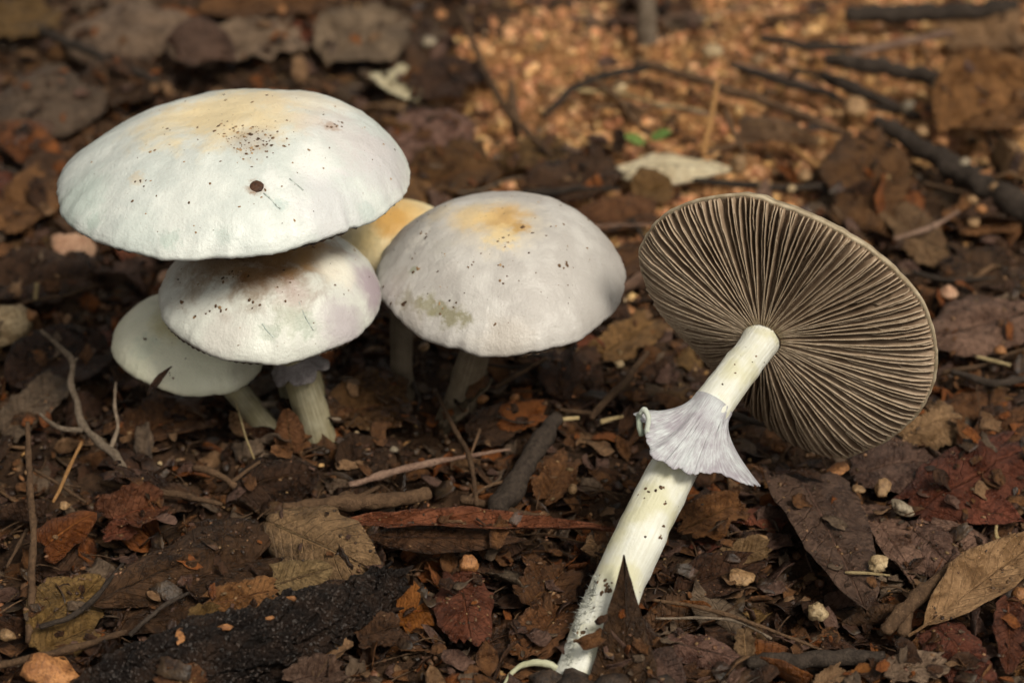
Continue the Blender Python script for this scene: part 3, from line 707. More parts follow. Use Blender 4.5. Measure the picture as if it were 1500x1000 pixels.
def leaf_mesh(L, W, shape, arch, curl, seed, nu=16, nv=8, rip=0.10, twist=0.0, thick=0.028):
    so = Vector((seed * 1.71, seed * 0.37, seed * 2.3)); T = []; UV = []
    for i in range(nu + 1):
        t = i / nu
        if shape == 'lance': wd = math.sin(math.pi * t ** 0.80) ** 1.05
        elif shape == 'oval': wd = math.sin(math.pi * (0.03 + 0.94 * t) ** 0.9) ** 0.62
        elif shape == 'half': wd = (1 - t ** 2.4) ** 0.6 if t < 1 else 0.0
        elif shape == 'strip': wd = 1.0 - 0.25 * abs(t - 0.5)
        elif shape == 'wedge': wd = max(0.02, 1 - t)
        else: wd = 0.62 + 0.38 * math.sin(math.pi * t)
        jag = {'torn': 0.34, 'half': 0.16, 'strip': 0.25, 'wedge': 0.12}.get(shape, 0.16)
        for j in range(nv + 1):
            v = -1 + 2 * j / nv; sg = 1 if v >= 0 else -1
            e = 1 + jag * (noise.noise(Vector((t * 4, sg * 3, 0)) + so) + 0.7 * noise.noise(Vector((t * 13, sg * 5, 3)) + so))
            x = t * L; y = v * wd * e * W / 2
            if shape in ('torn', 'strip') or (shape in ('half', 'wedge') and t < 0.3):
                end = max(0, 1 - min(t, 1 - t) * 5) if shape in ('torn', 'strip') else max(0, 1 - t * 4)
                x += end * (0.16 * L if shape == 'torn' else 0.10 * L) * (noise.noise(Vector((v * 2.2, 7 + (t > .5) * 5, 0)) + so) + 0.6 * noise.noise(Vector((v * 7, 7 + (t > .5) * 5, 0)) + so))
            z = arch * L * 4 * t * (1 - t) + curl * W * (v * v) * (0.4 + wd * 0.6) * 0.5 + twist * v * (t - 0.5) * W
            q = Vector((x, y, 0)) * 0.8 + so
            z += rip * (0.55 * noise.noise(q) + 0.4 * noise.noise(q * 2.3) + 0.16 * noise.noise(q * 6)) * min(2.0, W)
            z -= 0.05 * W * math.exp(-(v / 0.16) ** 2)
            T.append(Vector((x, y, z))); UV.append((t, (v + 1) / 2))
    n1 = nv + 1; N = len(T)
    V = T + [p - Vector((0, 0, thick)) for p in T]; Fc = []
    for i in range(nu):
        for j in range(nv):
            a = i * n1 + j; Fc.append((a, a + n1, a + n1 + 1, a + 1)); Fc.append((N + a, N + a + 1, N + a + n1 + 1, N + a + n1))
    bd = [i for i in range(n1)] + [i * n1 + nv for i in range(1, nu + 1)] + [nu * n1 + j for j in range(nv - 1, -1, -1)] + [i * n1 for i in range(nu - 1, 0, -1)]
    for k in range(len(bd)):
        a, c = bd[k], bd[(k + 1) % len(bd)]; Fc.append((a, c, N + c, N + a))
    mid = [T[i * n1 + nv // 2] for i in range(nu + 1)]
    return V, Fc, UV + UV, mid

def basis(p0, p1, roll):
    t = (p1 - p0).normalized(); up = Vector((0, 0, 1)); s = up.cross(t).normalized(); n = t.cross(s).normalized()
    # positive roll turns the face towards the viewer
    sign = 1 if n.cross(t).dot(Vector((0, 1, 0))) == 0 else 1
    R = Matrix.Rotation(math.radians(roll), 3, t)
    if (R @ n).dot(VD) > n.dot(VD) and roll > 0 or (R @ n).dot(VD) < n.dot(VD) and roll < 0: R = Matrix.Rotation(math.radians(-roll), 3, t)
    n = R @ n; s = n.cross(t)
    return Matrix((( t.x, s.x, n.x), (t.y, s.y, n.y), (t.z, s.z, n.z)))

LEAVES = []
def leaf(name, label, a, b, W, mat, shape='oval', roll=0, arch=0.03, curl=0.15, rip=0.19, twist=0.0, mid=True, stalk=0.0, lift=0.0, nu=20, nv=10, cat='leaf', group='fallen leaves in the litter'):
    """a, b: (pixel x, pixel y, height above ground) of the two ends of the blade"""
    p0 = at_z(a[0], a[1], a[2] + lift); p1 = at_z(b[0], b[1], b[2] + lift); L = (p1 - p0).length
    seed = len(LEAVES) + 1
    V, Fc, UV, md = leaf_mesh(L, W, shape, arch, curl, seed, nu, nv, rip, twist)
    o = mesh(name, V, Fc, LM[mat], uvs=UV)
    o.matrix_world = Matrix.Translation(p0) @ basis(p0, p1, roll).to_4x4()
    tag(o, label, cat, group)
    if mid:
        hi = 0.95 if shape in ('lance', 'oval', 'half') else 0.85
        pts = [[p.x, p.y, p.z + 0.004, 0.030 * (1.15 - i / len(md))] for i, p in enumerate(md) if 0.06 < i / len(md) < hi]
        if stalk: pts = [[-stalk, 0.05 * stalk, 0.12 * stalk, 0.045], [-stalk * 0.5, 0.0, 0.05, 0.042]] + pts
        V, Fc, UV = tube(pts, 6, 0.1, seed, 4); mesh('midrib', V, Fc, LM[mat], o, uvs=UV)
    LEAVES.append(o); return o

TW = []
def twig(name, label, pts, mat, branches=(), rough=0.36, sides=12, cat='twig', group='twigs in the litter', n=None, freq=3.0):
    """pts: (pixel x, pixel y, height, radius)"""
    W = [(*at_z(x, y, z), r) for x, y, z, r in pts]; o0 = Vector(W[0][:3])
    def build(W, sd):
        Lg = sum((Vector(W[i + 1][:3]) - Vector(W[i][:3])).length for i in range(len(W) - 1))
        m = n or max(10, min(90, int(Lg * 8))); path = [list(np.array(p) - np.array((*o0, 0))) for p in catmull(W, m)]
        for k, p in enumerate(path):
            j = Vector((p[0], p[1], p[2])); r = p[3]
            p[0] += r * 0.5 * noise.noise(j * 1.3 + Vector((sd, 0, 0))); p[2] += r * 0.5 * noise.noise(j * 1.3 + Vector((0, sd, 5)))
            p[3] = max(0.012, r * (1 + 0.16 * noise.noise(j * 2.0 + Vector((sd, sd, 0)))))
        return tube(path, sides, rough, sd, freq)
    V, Fc, UV = build(W, len(TW) + 3)
    o = mesh(name, V, Fc, TM[mat], uvs=UV); o.location = o0; tag(o, label, cat, group)
    for bp in branches:
        V, Fc, UV = build([(*at_z(x, y, z), r) for x, y, z, r in bp], len(TW) + 40)
        mesh('side_branch', V, Fc, TM[mat], o, uvs=UV)
    TW.append(o); return o

ST = []
def stone(name, label, px, py, wpx, mat, z=0.25, sq=0.75, stretch=1.2, cat='pebble', group='pebbles in the litter', rough=0.35):
    p = at_z(px, py, z); r = 0.84 * wpx / K / 2 * ((p - CAM).dot(VD) / DIST); sd = len(ST) * 1.9 + 2
    V0, F0 = ICO3 if wpx > 22 else ICO2
    V = []
    for v in V0:
        q = Vector(v); k = 1 + rough * noise.noise(q * 1.1 + Vector((sd, 0, 0))) + rough * 0.6 * noise.noise(q * 2.6 + Vector((0, sd, 0))) + 0.06 * noise.noise(q * 7)
        V.append(Vector((q.x * r * stretch / 1.1, q.y * r, q.z * r * sq)) * k)
    o = mesh(name, V, F0, SM[mat]); o.location = p; o.rotation_euler = (RG.uniform(-.3, .3), RG.uniform(-.3, .3), RG.uniform(-.4, .4))
    tag(o, label, cat, group); ST.append(o); return o

# ------------------------------------------------------------------ fallen leaves of the foreground
leaf('fallen_leaf', 'large purple brown pointed leaf lying below the gilled cap', (1172, 694, 0.75), (1270, 893, 0.75), 2.05, 'purple', 'half', roll=-8, arch=0.02, curl=0.10, rip=0.06)
leaf('fallen_leaf', 'tan lance shaped leaf with a dark midrib beside the knobbly twig', (1352, 918, 0.7), (1545, 772, 1.1), 1.35, 'tan', 'lance', roll=12, arch=0.02, curl=0.35, rip=0.07, stalk=0.5)
leaf('fallen_leaf', 'glossy dark red brown leaf with a hole of shade beneath it', (1335, 752, 0.4), (1500, 655, 1.2), 2.0, 'red', 'torn', roll=14, arch=0.06, curl=-0.2, rip=0.16)
leaf('fallen_leaf', 'squarish purple brown leaf piece just below the gilled cap rim', (1248, 690, 0.6), (1375, 672, 0.7), 1.9, 'purple', 'torn', roll=6, arch=0.04, curl=-0.1, rip=0.12)
leaf('fallen_leaf', 'dark purple leaf scrap tucked behind the large pointed leaf', (1262, 735, 0.4), (1335, 835, 0.35), 1.1, 'purple', 'torn', roll=-10, arch=0.05, curl=0.2)
leaf('fallen_leaf', 'folded slate purple leaf scrap above the knobbly twig', (1330, 770, 0.45), (1392, 822, 0.55), 1.2, 'purple', 'torn', roll=18, arch=0.05, curl=-0.4, rip=0.15)
leaf('fallen_leaf', 'upright narrow plum brown leaf under the tan lance leaf', (1478, 872, 0.8), (1476, 985, 0.5), 0.85, 'red', 'oval', roll=10, arch=0.04, curl=0.3)
leaf('fallen_leaf', 'pinkish brown crumpled leaf at the bottom, beside the grey green flake', (1368, 912, 0.6), (1440, 1000, 0.6), 1.25, 'red', 'torn', roll=10, arch=0.08, curl=-0.3, rip=0.2)
leaf('fallen_leaf', 'flat grey green leaf flake at the bottom edge', (1300, 985, 0.7), (1385, 968, 0.7), 0.9, 'grey', 'torn', roll=12, arch=0.02, curl=0.1)
leaf('fallen_leaf', 'slate purple leaf lying behind the gilled cap, half hidden', (1365, 498, 0.8), (1520, 452, 1.0), 2.3, 'purple', 'oval', roll=8, arch=0.05, curl=-0.1)
leaf('fallen_leaf', 'golden brown leaf chunk against the lower edge of the gilled cap', (1318, 640, 0.7), (1405, 610, 0.9), 1.3, 'tan', 'torn', roll=22, arch=0.1, curl=-0.3, rip=0.2)
leaf('fallen_leaf', 'reddish leaf scrap at the frame edge above the red brown leaf', (1420, 655, 0.6), (1510, 610, 0.8), 1.0, 'brown', 'torn', roll=15, rip=0.15)
leaf('fallen_leaf', 'rust brown leaf poking out below the dark red leaf', (1395, 735, 0.45), (1500, 765, 0.6), 1.1, 'red', 'lance', roll=15, curl=0.2)
leaf('fallen_leaf', 'big tan torn leaf standing in front of the charred log', (388, 762, 1.0), (548, 835, 0.75), 2.0, 'khaki', 'oval', roll=36, arch=0.07, curl=-0.45, rip=0.06)
leaf('leaf_skeleton', 'tan ribbed leaf skeleton piece leaning on the big tan leaf', (405, 855, 0.95), (488, 830, 1.05), 0.95, 'khaki', 'half', roll=40, arch=0.02, curl=-0.1, rip=0.08)
leaf('curled_leaf', 'long red edged leaf curled lengthwise, spanning to the gilled stem', (488, 768, 0.95), (905, 778, 1.0), 0.66, 'red', 'lance', roll=6, arch=0.02, curl=0.6, rip=0.24, nu=36)
leaf('fallen_leaf', 'dark underside of a leaf hanging below the red curled leaf', (535, 785, 0.78), (775, 790, 0.78), 0.75, 'dark', 'lance', roll=46, arch=0.02, curl=-0.3, rip=0.12)
leaf('fallen_leaf', 'pinkish brown crinkled leaf with a tear, below the orange pebble', (672, 838, 0.65), (690, 938, 0.5), 1.35, 'red', 'torn', roll=8, arch=0.05, curl=-0.15, rip=0.12)
leaf('fallen_leaf', 'small rust leaf beside the pinkish crinkled leaf', (580, 895, 0.5), (632, 890, 0.5), 1.25, 'rust', 'torn', roll=25, arch=0.02, curl=0.1)
leaf('fallen_leaf', 'large dark purple leaf left of the charred log', (170, 905, 0.5), (405, 800, 0.75), 2.9, 'dark', 'torn', roll=12, arch=0.06, curl=-0.15, rip=0.16)  # dark leaf colour carries the shading of the lower-left corner
leaf('fallen_leaf', 'dark leaf piece with a curled tip over the large dark leaf', (135, 885, 0.75), (330, 800, 0.95), 1.3, 'dark', 'lance', roll=22, arch=0.06, curl=-0.3, rip=0.12)  # corner shading painted in through the dark leaf colour
leaf('fallen_leaf', 'olive brown rounded leaf beside the straight upright stalk', (50, 925, 0.55), (150, 842, 0.75), 1.7, 'olive', 'oval', roll=20, arch=0.05, curl=-0.2)
leaf('fallen_leaf', 'olive brown lower leaf at the foot of the upright stalk', (52, 955, 0.4), (140, 915, 0.45), 1.1, 'olive', 'torn', roll=22)
leaf('fallen_leaf', 'bright orange red leaf fold near the upright stalk', (62, 800, 0.75), (142, 750, 1.05), 0.95, 'rust', 'half', roll=28, arch=0.10, curl=-0.4, rip=0.15)
leaf('fallen_leaf', 'crumpled red leaf rolled up beneath the forked twig', (148, 765, 0.7), (245, 742, 0.8), 1.1, 'red', 'torn', roll=30, arch=0.10, curl=0.8, rip=0.3)
leaf('fallen_leaf', 'small crimson leaf curl beside the crumpled red leaf', (150, 785, 0.7), (200, 775, 0.75), 0.5, 'red', 'torn', roll=35, curl=0.6, rip=0.2)
leaf('pointed_leaf', 'dark brown pointed leaf standing up against the gilled stem foot', (915, 1012, 0.35), (914, 812, 2.75), 1.75, 'dark', 'wedge', roll=6, arch=-0.02, curl=0.15, rip=0.05)
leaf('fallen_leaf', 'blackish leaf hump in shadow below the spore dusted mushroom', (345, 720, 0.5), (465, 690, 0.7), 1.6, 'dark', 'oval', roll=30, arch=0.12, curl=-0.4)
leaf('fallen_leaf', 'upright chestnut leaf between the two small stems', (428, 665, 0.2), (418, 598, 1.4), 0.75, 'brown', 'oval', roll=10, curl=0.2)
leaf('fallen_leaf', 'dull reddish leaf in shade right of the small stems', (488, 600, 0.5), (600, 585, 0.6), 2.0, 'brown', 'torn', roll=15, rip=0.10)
leaf('fallen_leaf', 'small red brown leaf tip behind the thick dark twig', (728, 622, 0.5), (800, 600, 0.6), 0.9, 'rust', 'torn', roll=20, rip=0.14)
leaf('fallen_leaf', 'mid brown leaf standing right of the thick dark twig', (795, 735, 0.45), (835, 668, 0.9), 1.0, 'brown', 'torn', roll=10, rip=0.10)
leaf('fallen_leaf', 'grey brown blunt leaf at the frame edge beside the forked twig', (5, 632, 0.5), (95, 555, 0.8), 1.1, 'grey', 'strip', roll=15)
leaf('fallen_leaf', 'dim brown leaf lying under the little mushroom', (180, 640, 0.4), (300, 605, 0.4), 1.5, 'brown', 'torn', roll=12)
leaf('fallen_leaf', 'dark leaf stretched behind the forked twig', (15, 560, 0.4), (160, 500, 0.5), 2.3, 'dark', 'oval', roll=10)
leaf('fallen_leaf', 'dark brown leaf at the frame edge above the cream stone', (-10, 420, 0.4), (130, 400, 0.5), 2.2, 'dark', 'torn', roll=8)
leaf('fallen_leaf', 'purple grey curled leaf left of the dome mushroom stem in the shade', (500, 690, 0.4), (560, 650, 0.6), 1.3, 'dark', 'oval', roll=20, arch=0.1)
leaf('fallen_leaf', 'brown leaf flap beside the orange crumbs right of the gilled stem', (1000, 775, 0.5), (1085, 735, 0.6), 1.2, 'brown', 'torn', roll=20)
leaf('fallen_leaf', 'long dark leaf right of the gilled stem foot', (985, 870, 0.4), (1130, 815, 0.4), 1.3, 'dark', 'lance', roll=15)
leaf('fallen_leaf', 'grey edged curled leaf at the bottom beside the stem foot', (950, 960, 0.6), (1000, 1010, 0.5), 0.8, 'purple', 'oval', roll=15, arch=0.1, curl=0.6)
leaf('fallen_leaf', 'grey purple leaf over the dark grey stick at the bottom', (970, 940, 0.5), (1085, 965, 0.5), 0.9, 'purple', 'oval', roll=22, arch=0.05, curl=-0.3)
leaf('fallen_leaf', 'small orange brown upright leaf above the dark grey stick', (1092, 965, 0.4), (1090, 920, 0.9), 0.5, 'tan', 'torn', roll=10)
leaf('fallen_leaf', 'golden leaf scrap at the very bottom near the dark grey stick', (1195, 1010, 0.4), (1235, 978, 0.6), 0.5, 'tan', 'torn', roll=15, rip=0.2)
leaf('fallen_leaf', 'brown orange leaf scrap beside the golden scrap at the bottom', (1245, 1000, 0.4), (1290, 982, 0.5), 0.6, 'rust', 'torn', roll=15, rip=0.2)
leaf('fallen_leaf', 'tan leaf scrap with orange crumbs right of the gilled stem', (1062, 818, 0.5), (1128, 800, 0.6), 0.7, 'tan', 'torn', roll=25, rip=0.22)
leaf('fallen_leaf', 'brown crumpled leaf in front of the red curled leaf, near the gilled stem', (770, 890, 0.4), (830, 830, 0.6), 1.4, 'brown', 'torn', roll=15, rip=0.3)
leaf('fallen_leaf', 'dull brown broad leaf below the crumpled leaf near the root thread', (770, 960, 0.3), (830, 880, 0.4), 1.2, 'brown', 'torn', roll=5, rip=0.10)
leaf('fallen_leaf', 'greenish brown chewed scrap above the charred log', (280, 905, 0.95), (325, 895, 1.0), 0.55, 'olive', 'torn', roll=30, rip=0.3)
leaf('fallen_leaf', 'brown ragged leaf strip along the top of the charred log', (300, 888, 0.9), (410, 862, 1.0), 0.8, 'brown', 'torn', roll=25, rip=0.22)  # darker brown chosen so the leaf colour carries the corner's shading

leaf('leaf_scrap', 'dull beige leaf scrap standing before the domed mushroom stem', (648, 618, 0.25), (712, 552, 1.35), 1.0, 'beige', 'torn', roll=6, rip=0.10)
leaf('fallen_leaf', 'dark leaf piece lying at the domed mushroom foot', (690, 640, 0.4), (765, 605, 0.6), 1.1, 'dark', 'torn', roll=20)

# ------------------------------------------------------------------ leaves farther back
leaf('fallen_leaf', 'dark scrap of leaf stuck to the edge of the little mushroom', (214, 580, 2.0), (250, 536, 2.9), 0.26, 'dark', 'lance', roll=30, mid=False)
leaf('fallen_leaf', 'large brown leaf with an upturned rim at the frame edge, back right', (1375, 190, 0.9), (1530, 130, 1.3), 3.4, 'brown', 'oval', roll=14, arch=0.05, curl=0.5, rip=0.12)
leaf('fallen_leaf', 'brown ribbed leaf hanging down behind the gilled cap', (1262, 335, 0.4), (1275, 190, 1.2), 2.3, 'brown', 'torn', roll=4, arch=0.03, curl=-0.2)
leaf('curled_leaf', 'light tan curled leaf under the long back twig', (1085, 180, 0.9), (1200, 205, 0.8), 0.9, 'tan', 'half', roll=20, arch=0.12, curl=-0.6)
leaf('pale_leaf', 'pale cream leaf lying under the thin orange stalk', (895, 248, 0.6), (1078, 246, 0.7), 1.25, 'pale', 'lance', roll=18, arch=0.06, curl=-0.35)
leaf('fallen_leaf', 'round olive leaf behind the gap between domed and gilled caps', (928, 285, 0.5), (985, 268, 0.6), 1.35, 'olive', 'oval', roll=14)
leaf('leaf_scrap', 'pale cream triangular leaf scrap behind the largest cap', (562, 106, 0.6), (612, 148, 0.5), 1.2, 'pale', 'half', roll=5, mid=False)
leaf('fallen_leaf', 'rust orange leaf curving beside the largest cap, back left', (0, 178, 0.9), (90, 250, 0.6), 1.3, 'rust', 'oval', roll=20, arch=0.08, curl=-0.3)
leaf('fallen_leaf', 'large grey brown leaf at the top above the largest cap', (95, 62, 0.6), (285, 28, 0.9), 3.1, 'grey', 'oval', roll=10, arch=0.05, curl=-0.2)
leaf('fallen_leaf', 'broad grey leaf at the frame edge above the rust leaf', (-20, 150, 0.6), (155, 140, 0.8), 3.1, 'grey', 'oval', roll=12, arch=0.06, curl=-0.25)
leaf('fallen_leaf', 'dark green grey leaf directly behind the largest cap', (115, 140, 0.6), (250, 110, 0.6), 2.3, 'dark', 'oval', roll=10)
leaf('fallen_leaf', 'grey tan leaf near the top, behind the largest cap crown', (315, 70, 0.6), (440, 50, 0.8), 2.1, 'grey', 'torn', roll=12)
leaf('curled_leaf', 'curled purple grey leaf with a dark hollow behind the largest cap', (240, 85, 0.9), (345, 90, 0.8), 1.9, 'purple', 'oval', roll=20, arch=0.1, curl=0.7)
leaf('fallen_leaf', 'dusky purple leaf right behind the largest cap edge', (565, 215, 0.7), (690, 175, 0.9), 2.4, 'purple', 'oval', roll=16, arch=0.08, curl=-0.3)
leaf('fallen_leaf', 'dark brown leaf scrap beside the pale triangular scrap', (608, 140, 0.6), (705, 95, 0.7), 1.8, 'dark', 'torn', roll=12)
leaf('fallen_leaf', 'large blurred grey brown leaf at the top next to the sandy patch', (478, 88, 0.6), (590, 25, 0.9), 3.0, 'grey', 'oval', roll=8)
leaf('fallen_leaf', 'brown leaf at the top left corner', (-10, 48, 0.5), (75, 10, 0.6), 2.2, 'olive', 'torn', roll=8)
leaf('fallen_leaf', 'brown leaf left of the largest cap under the rust leaf', (-5, 340, 0.6), (80, 255, 0.7), 1.6, 'brown', 'torn', roll=12)
leaf('fallen_leaf', 'dark leaf between the rust leaf and the largest cap', (60, 300, 0.5), (110, 215, 0.6), 2.0, 'dark', 'oval', roll=10)
leaf('fallen_leaf', 'brown leaf behind the crown of the domed cap', (600, 275, 0.5), (730, 235, 0.6), 2.2, 'brown', 'torn', roll=10)
leaf('fallen_leaf', 'dark brown leaf behind the right shoulder of the domed cap', (780, 290, 0.5), (905, 240, 0.6), 2.0, 'dark', 'torn', roll=10)
leaf('fallen_leaf', 'olive brown leaf at the edge of the sandy patch', (735, 240, 0.5), (830, 215, 0.6), 1.3, 'olive', 'torn', roll=10)
leaf('fallen_leaf', 'dry brown leaf behind the gilled cap under the pale leaf', (850, 330, 0.4), (960, 310, 0.5), 1.5, 'brown', 'torn', roll=10)
leaf('fallen_leaf', 'brown leaf near the frame edge under the heavy dark branch', (1400, 330, 0.4), (1500, 300, 0.5), 1.8, 'brown', 'torn', roll=8)
leaf('fallen_leaf', 'tan leaf strip right behind the gilled cap rim', (1310, 300, 0.4), (1370, 390, 0.3), 1.3, 'tan', 'torn', roll=6)
leaf('fallen_leaf', 'dark leaf behind the gilled cap above the slate purple leaf', (1385, 430, 0.4), (1490, 380, 0.5), 1.8, 'dark', 'torn', roll=8)
leaf('fallen_leaf', 'brown leaf between the domed and gilled caps, upper', (880, 420, 0.4), (950, 360, 0.5), 1.2, 'brown', 'torn', roll=8)
leaf('fallen_leaf', 'brown leaf between the domed and gilled caps, lower', (880, 520, 0.4), (960, 470, 0.5), 1.3, 'olive', 'torn', roll=10)
leaf('fallen_leaf', 'grey brown leaf at the top edge left of the sandy patch', (300, 12, 0.4), (470, 0, 0.5), 2.0, 'brown', 'torn', roll=8)
leaf('fallen_leaf', 'brown leaf at the top right beyond the dark branches', (1380, 60, 0.4), (1510, 40, 0.6), 2.4, 'tan', 'torn', roll=6)

# green seedling at the edge of the sand
sd = empty('seedling', at_z(948, 214, 0.1)); tag(sd, 'tiny bright green seedling at the edge of the sandy patch', 'seedling')
for (px, py, dx) in ((932, 206, -1), (966, 199, 1)):
    V, Fc, UV, md = leaf_mesh(0.62, 0.38, 'oval', 0.05, 0.2, 3 + dx)
    o = mesh('seed_leaf', V, Fc, LM['green'], sd, uvs=UV)
    p0 = at_z(px - 12 * dx, py + 5, 0.8); p1 = at_z(px + 16 * dx, py - 6, 1.0)
    o.matrix_local = Matrix.Translation(p0 - Vector(sd.location)) @ basis(p0, p1, 15).to_4x4()
p = Vector(sd.location); q = at_z(948, 203, 0.85)
V, Fc, UV = tube([[0, 0, -0.2, .04], [*(q - p) * 0.5, .035], [*(q - p), .03]], 6); mesh('stalk', V, Fc, LM['green'], sd, uvs=UV)

# ------------------------------------------------------------------ twigs
twig('forked_twig', 'grey forked twig rising beside the little mushroom', [(188, 702, .7, .12), (168, 668, .9, .12), (148, 650, 1.0, .11), (122, 622, 1.15, .095), (112, 590, 1.3, .085), (104, 560, 1.45, .08), (106, 530, 1.6, .085), (88, 508, 1.7, .07), (60, 484, 1.9, .055)], 'grey',
     branches=[[(120, 630, 1.1, .07), (90, 628, 1.2, .06), (72, 618, 1.25, .05), (58, 606, 1.3, .05)], [(162, 658, .95, .06), (172, 625, 1.1, .05), (168, 596, 1.3, .045), (170, 560, 1.5, .035)], [(106, 532, 1.6, .05), (114, 524, 1.7, .04)]])
twig('dry_stalk', 'straight brown stalk standing upright at the frame edge', [(45, 940, .5, .11), (46, 860, .9, .085), (48, 780, 1.3, .085), (44, 700, 1.7, .08), (40, 618, 2.1, .06)], 'brown')
twig('thin_twig', 'thin orange brown twig crossing behind the upright stalk', [(78, 735, .9, .04), (95, 700, 1.0, .05), (108, 672, 1.1, .045), (120, 648, 1.2, .04)], 'orange')
twig('thin_twig', 'thin dark twig slanting from the upright stalk to the red leaf', [(50, 688, .9, .035), (85, 708, .9, .045), (125, 735, .8, .04)], 'brown')
twig('twig', 'horizontal brown twig below the forked twig', [(148, 706, .8, .07), (205, 715, .85, .09), (265, 726, .8, .085), (325, 738, .7, .05)], 'brown')
twig('twig', 'short crooked twig above the big tan leaf', [(283, 685, .7, .07), (305, 690, .8, .09), (330, 702, .8, .08), (345, 712, .7, .09)], 'brown', branches=[[(338, 708, .75, .06), (360, 690, .9, .05), (380, 675, 1.0, .05)]])
twig('twig', 'pinkish tan twig lying across the middle below the domed cap', [(512, 710, .7, .085), (570, 692, .85, .095), (640, 676, .9, .075), (700, 665, .85, .05), (748, 658, .8, .03)], 'pink')
twig('flat_stick', 'flat grey brown stick behind the big tan leaf', [(415, 742, .7, .12), (480, 738, .75, .17), (560, 732, .75, .19), (628, 722, .7, .15)], 'brown')
twig('thin_stalk', 'thin straw stalk in front of the little mushroom stem', [(372, 672, .5, .03), (360, 640, .8, .028), (346, 590, 1.3, .022)], 'straw')
twig('thick_twig', 'thick dark twig leaning below the domed cap', [(728, 752, .5, .28), (755, 706, .7, .27), (785, 655, .9, .26), (818, 612, 1.0, .20)], 'dark', sides=14)
twig('twig', 'thin brown twig bending down to the pinkish twig', [(640, 575, .9, .04), (662, 620, .9, .055), (688, 672, .9, .06), (698, 740, .6, .06)], 'brown')
twig('thin_twig', 'short thin twig crossing the bent twig', [(690, 664, .9, .04), (703, 628, 1.2, .035)], 'brown')
twig('twig', 'brown twig slanting up between the domed cap and the gilled stem', [(866, 612, .6, .09), (900, 575, .8, .10), (930, 540, .95, .09), (948, 515, 1.0, .07)], 'brown', branches=[[(868, 605, .6, .06), (820, 600, .6, .05)]])
twig('splinter', 'yellowish splinter left of the rolled ring edge', [(880, 618, .7, .07), (912, 610, .75, .05)], 'straw')
twig('splinter', 'straw coloured splinter beside the thick dark twig top', [(822, 614, .8, .05), (848, 612, .8, .05)], 'straw')
twig('knobbly_twig', 'thick knobbly bark twig at the stalk of the tan lance leaf', [(1296, 925, .5, .16), (1330, 890, .75, .19), (1372, 852, .85, .18), (1425, 812, .9, .15)], 'brown', rough=0.45, sides=14, branches=[[(1330, 895, .7, .12), (1322, 930, .5, .13)]])
twig('dark_stick', 'dark grey stick lying along the bottom', [(1096, 972, .5, .17), (1160, 966, .55, .19), (1230, 964, .55, .18), (1296, 962, .5, .13)], 'dark', rough=0.35, sides=14)
twig('long_thin_twig', 'long thin twig running to the dark grey stick', [(955, 878, .6, .035), (1030, 890, .7, .05), (1110, 915, .7, .045), (1205, 952, .6, .03)], 'brown')
twig('long_thin_twig', 'second thin twig below, nearly parallel to the long thin one', [(960, 905, .5, .03), (1040, 905, .6, .04), (1085, 912, .6, .04), (1130, 935, .5, .03)], 'grey')
twig('splinter', 'short pale splinter beside the white pebble', [(1238, 838, .9, .035), (1268, 839, .9, .04), (1304, 842, .8, .025)], 'straw')
twig('dark_root', 'dark root crossing the olive leaves', [(58, 918, .9, .06), (100, 905, 1.0, .075), (135, 880, 1.0, .07), (180, 825, 1.0, .05)], 'dark')
twig('dark_root', 'long dark root along the bottom left corner', [(-10, 975, .7, .09), (60, 960, .8, .10), (130, 942, .8, .09), (185, 925, .8, .06)], 'brown')
twig('dark_root', 'thin root climbing towards the charred log', [(190, 930, .8, .05), (235, 890, 1.0, .055), (275, 868, 1.0, .04)], 'dark')
twig('long_twig', 'long grey brown twig slanting across the back, behind the gilled cap', [(930, 90, .8, .14), (1020, 115, .9, .16), (1120, 150, .9, .15), (1235, 195, .8, .12)], 'brown')
twig('heavy_twig', 'heavy dark twig at the back, pointing at the brown upturned leaf', [(1210, 88, .8, .20), (1290, 98, .9, .24), (1385, 122, .8, .22)], 'dark')
twig('heavy_twig', 'dark twig lying just under the heavy dark twig', [(1205, 112, .6, .18), (1270, 138, .7, .20), (1345, 172, .6, .14)], 'dark')
twig('heavy_branch', 'thick dark branch at the frame edge, grit along its top', [(1285, 180, .6, .22), (1360, 222, .8, .32), (1440, 270, .9, .36), (1530, 325, .8, .38)], 'dark', sides=16, rough=0.3)
twig('fallen_branch', 'dark fallen branch at the top right', [(1240, 22, .8, .26), (1330, 20, .9, .30), (1420, 18, .9, .26), (1490, 8, .9, .20)], 'dark', sides=14)
twig('upright_stick', 'grey blurred stick standing at the top edge', [(948, 62, .5, .34), (945, 30, 1.2, .32), (942, -20, 2.2, .28)], 'grey', sides=14)
twig('long_twig', 'thin dark twig leaning across the sandy patch edge', [(672, 15, 1.2, .10), (705, 90, 1.0, .10), (745, 165, .9, .10), (805, 225, .7, .09)], 'brown')
twig('twig', 'dark twig lying in the sand, forking from the long back twig', [(795, 170, .5, .07), (850, 125, .7, .12), (900, 108, .8, .13), (958, 96, .8, .11)], 'dark')
twig('reddish_stick', 'short reddish stick standing before the sandy patch', [(757, 200, .4, .16), (752, 165, .9, .15), (748, 118, 1.4, .08)], 'brown')
twig('thin_stalk', 'thin orange stalk standing on the pale cream leaf', [(1030, 228, .7, .09), (1040, 180, 1.4, .08), (1050, 120, 2.2, .075)], 'orange')
twig('twig', 'thin brown twig right of the thin orange stalk', [(1062, 160, .8, .07), (1075, 195, .7, .08), (1092, 225, .6, .06)], 'brown')
twig('twig', 'dark twig under the pale cream leaf', [(1000, 262, .5, .08), (1080, 270, .6, .10), (1160, 275, .6, .10), (1235, 270, .5, .08)], 'dark')
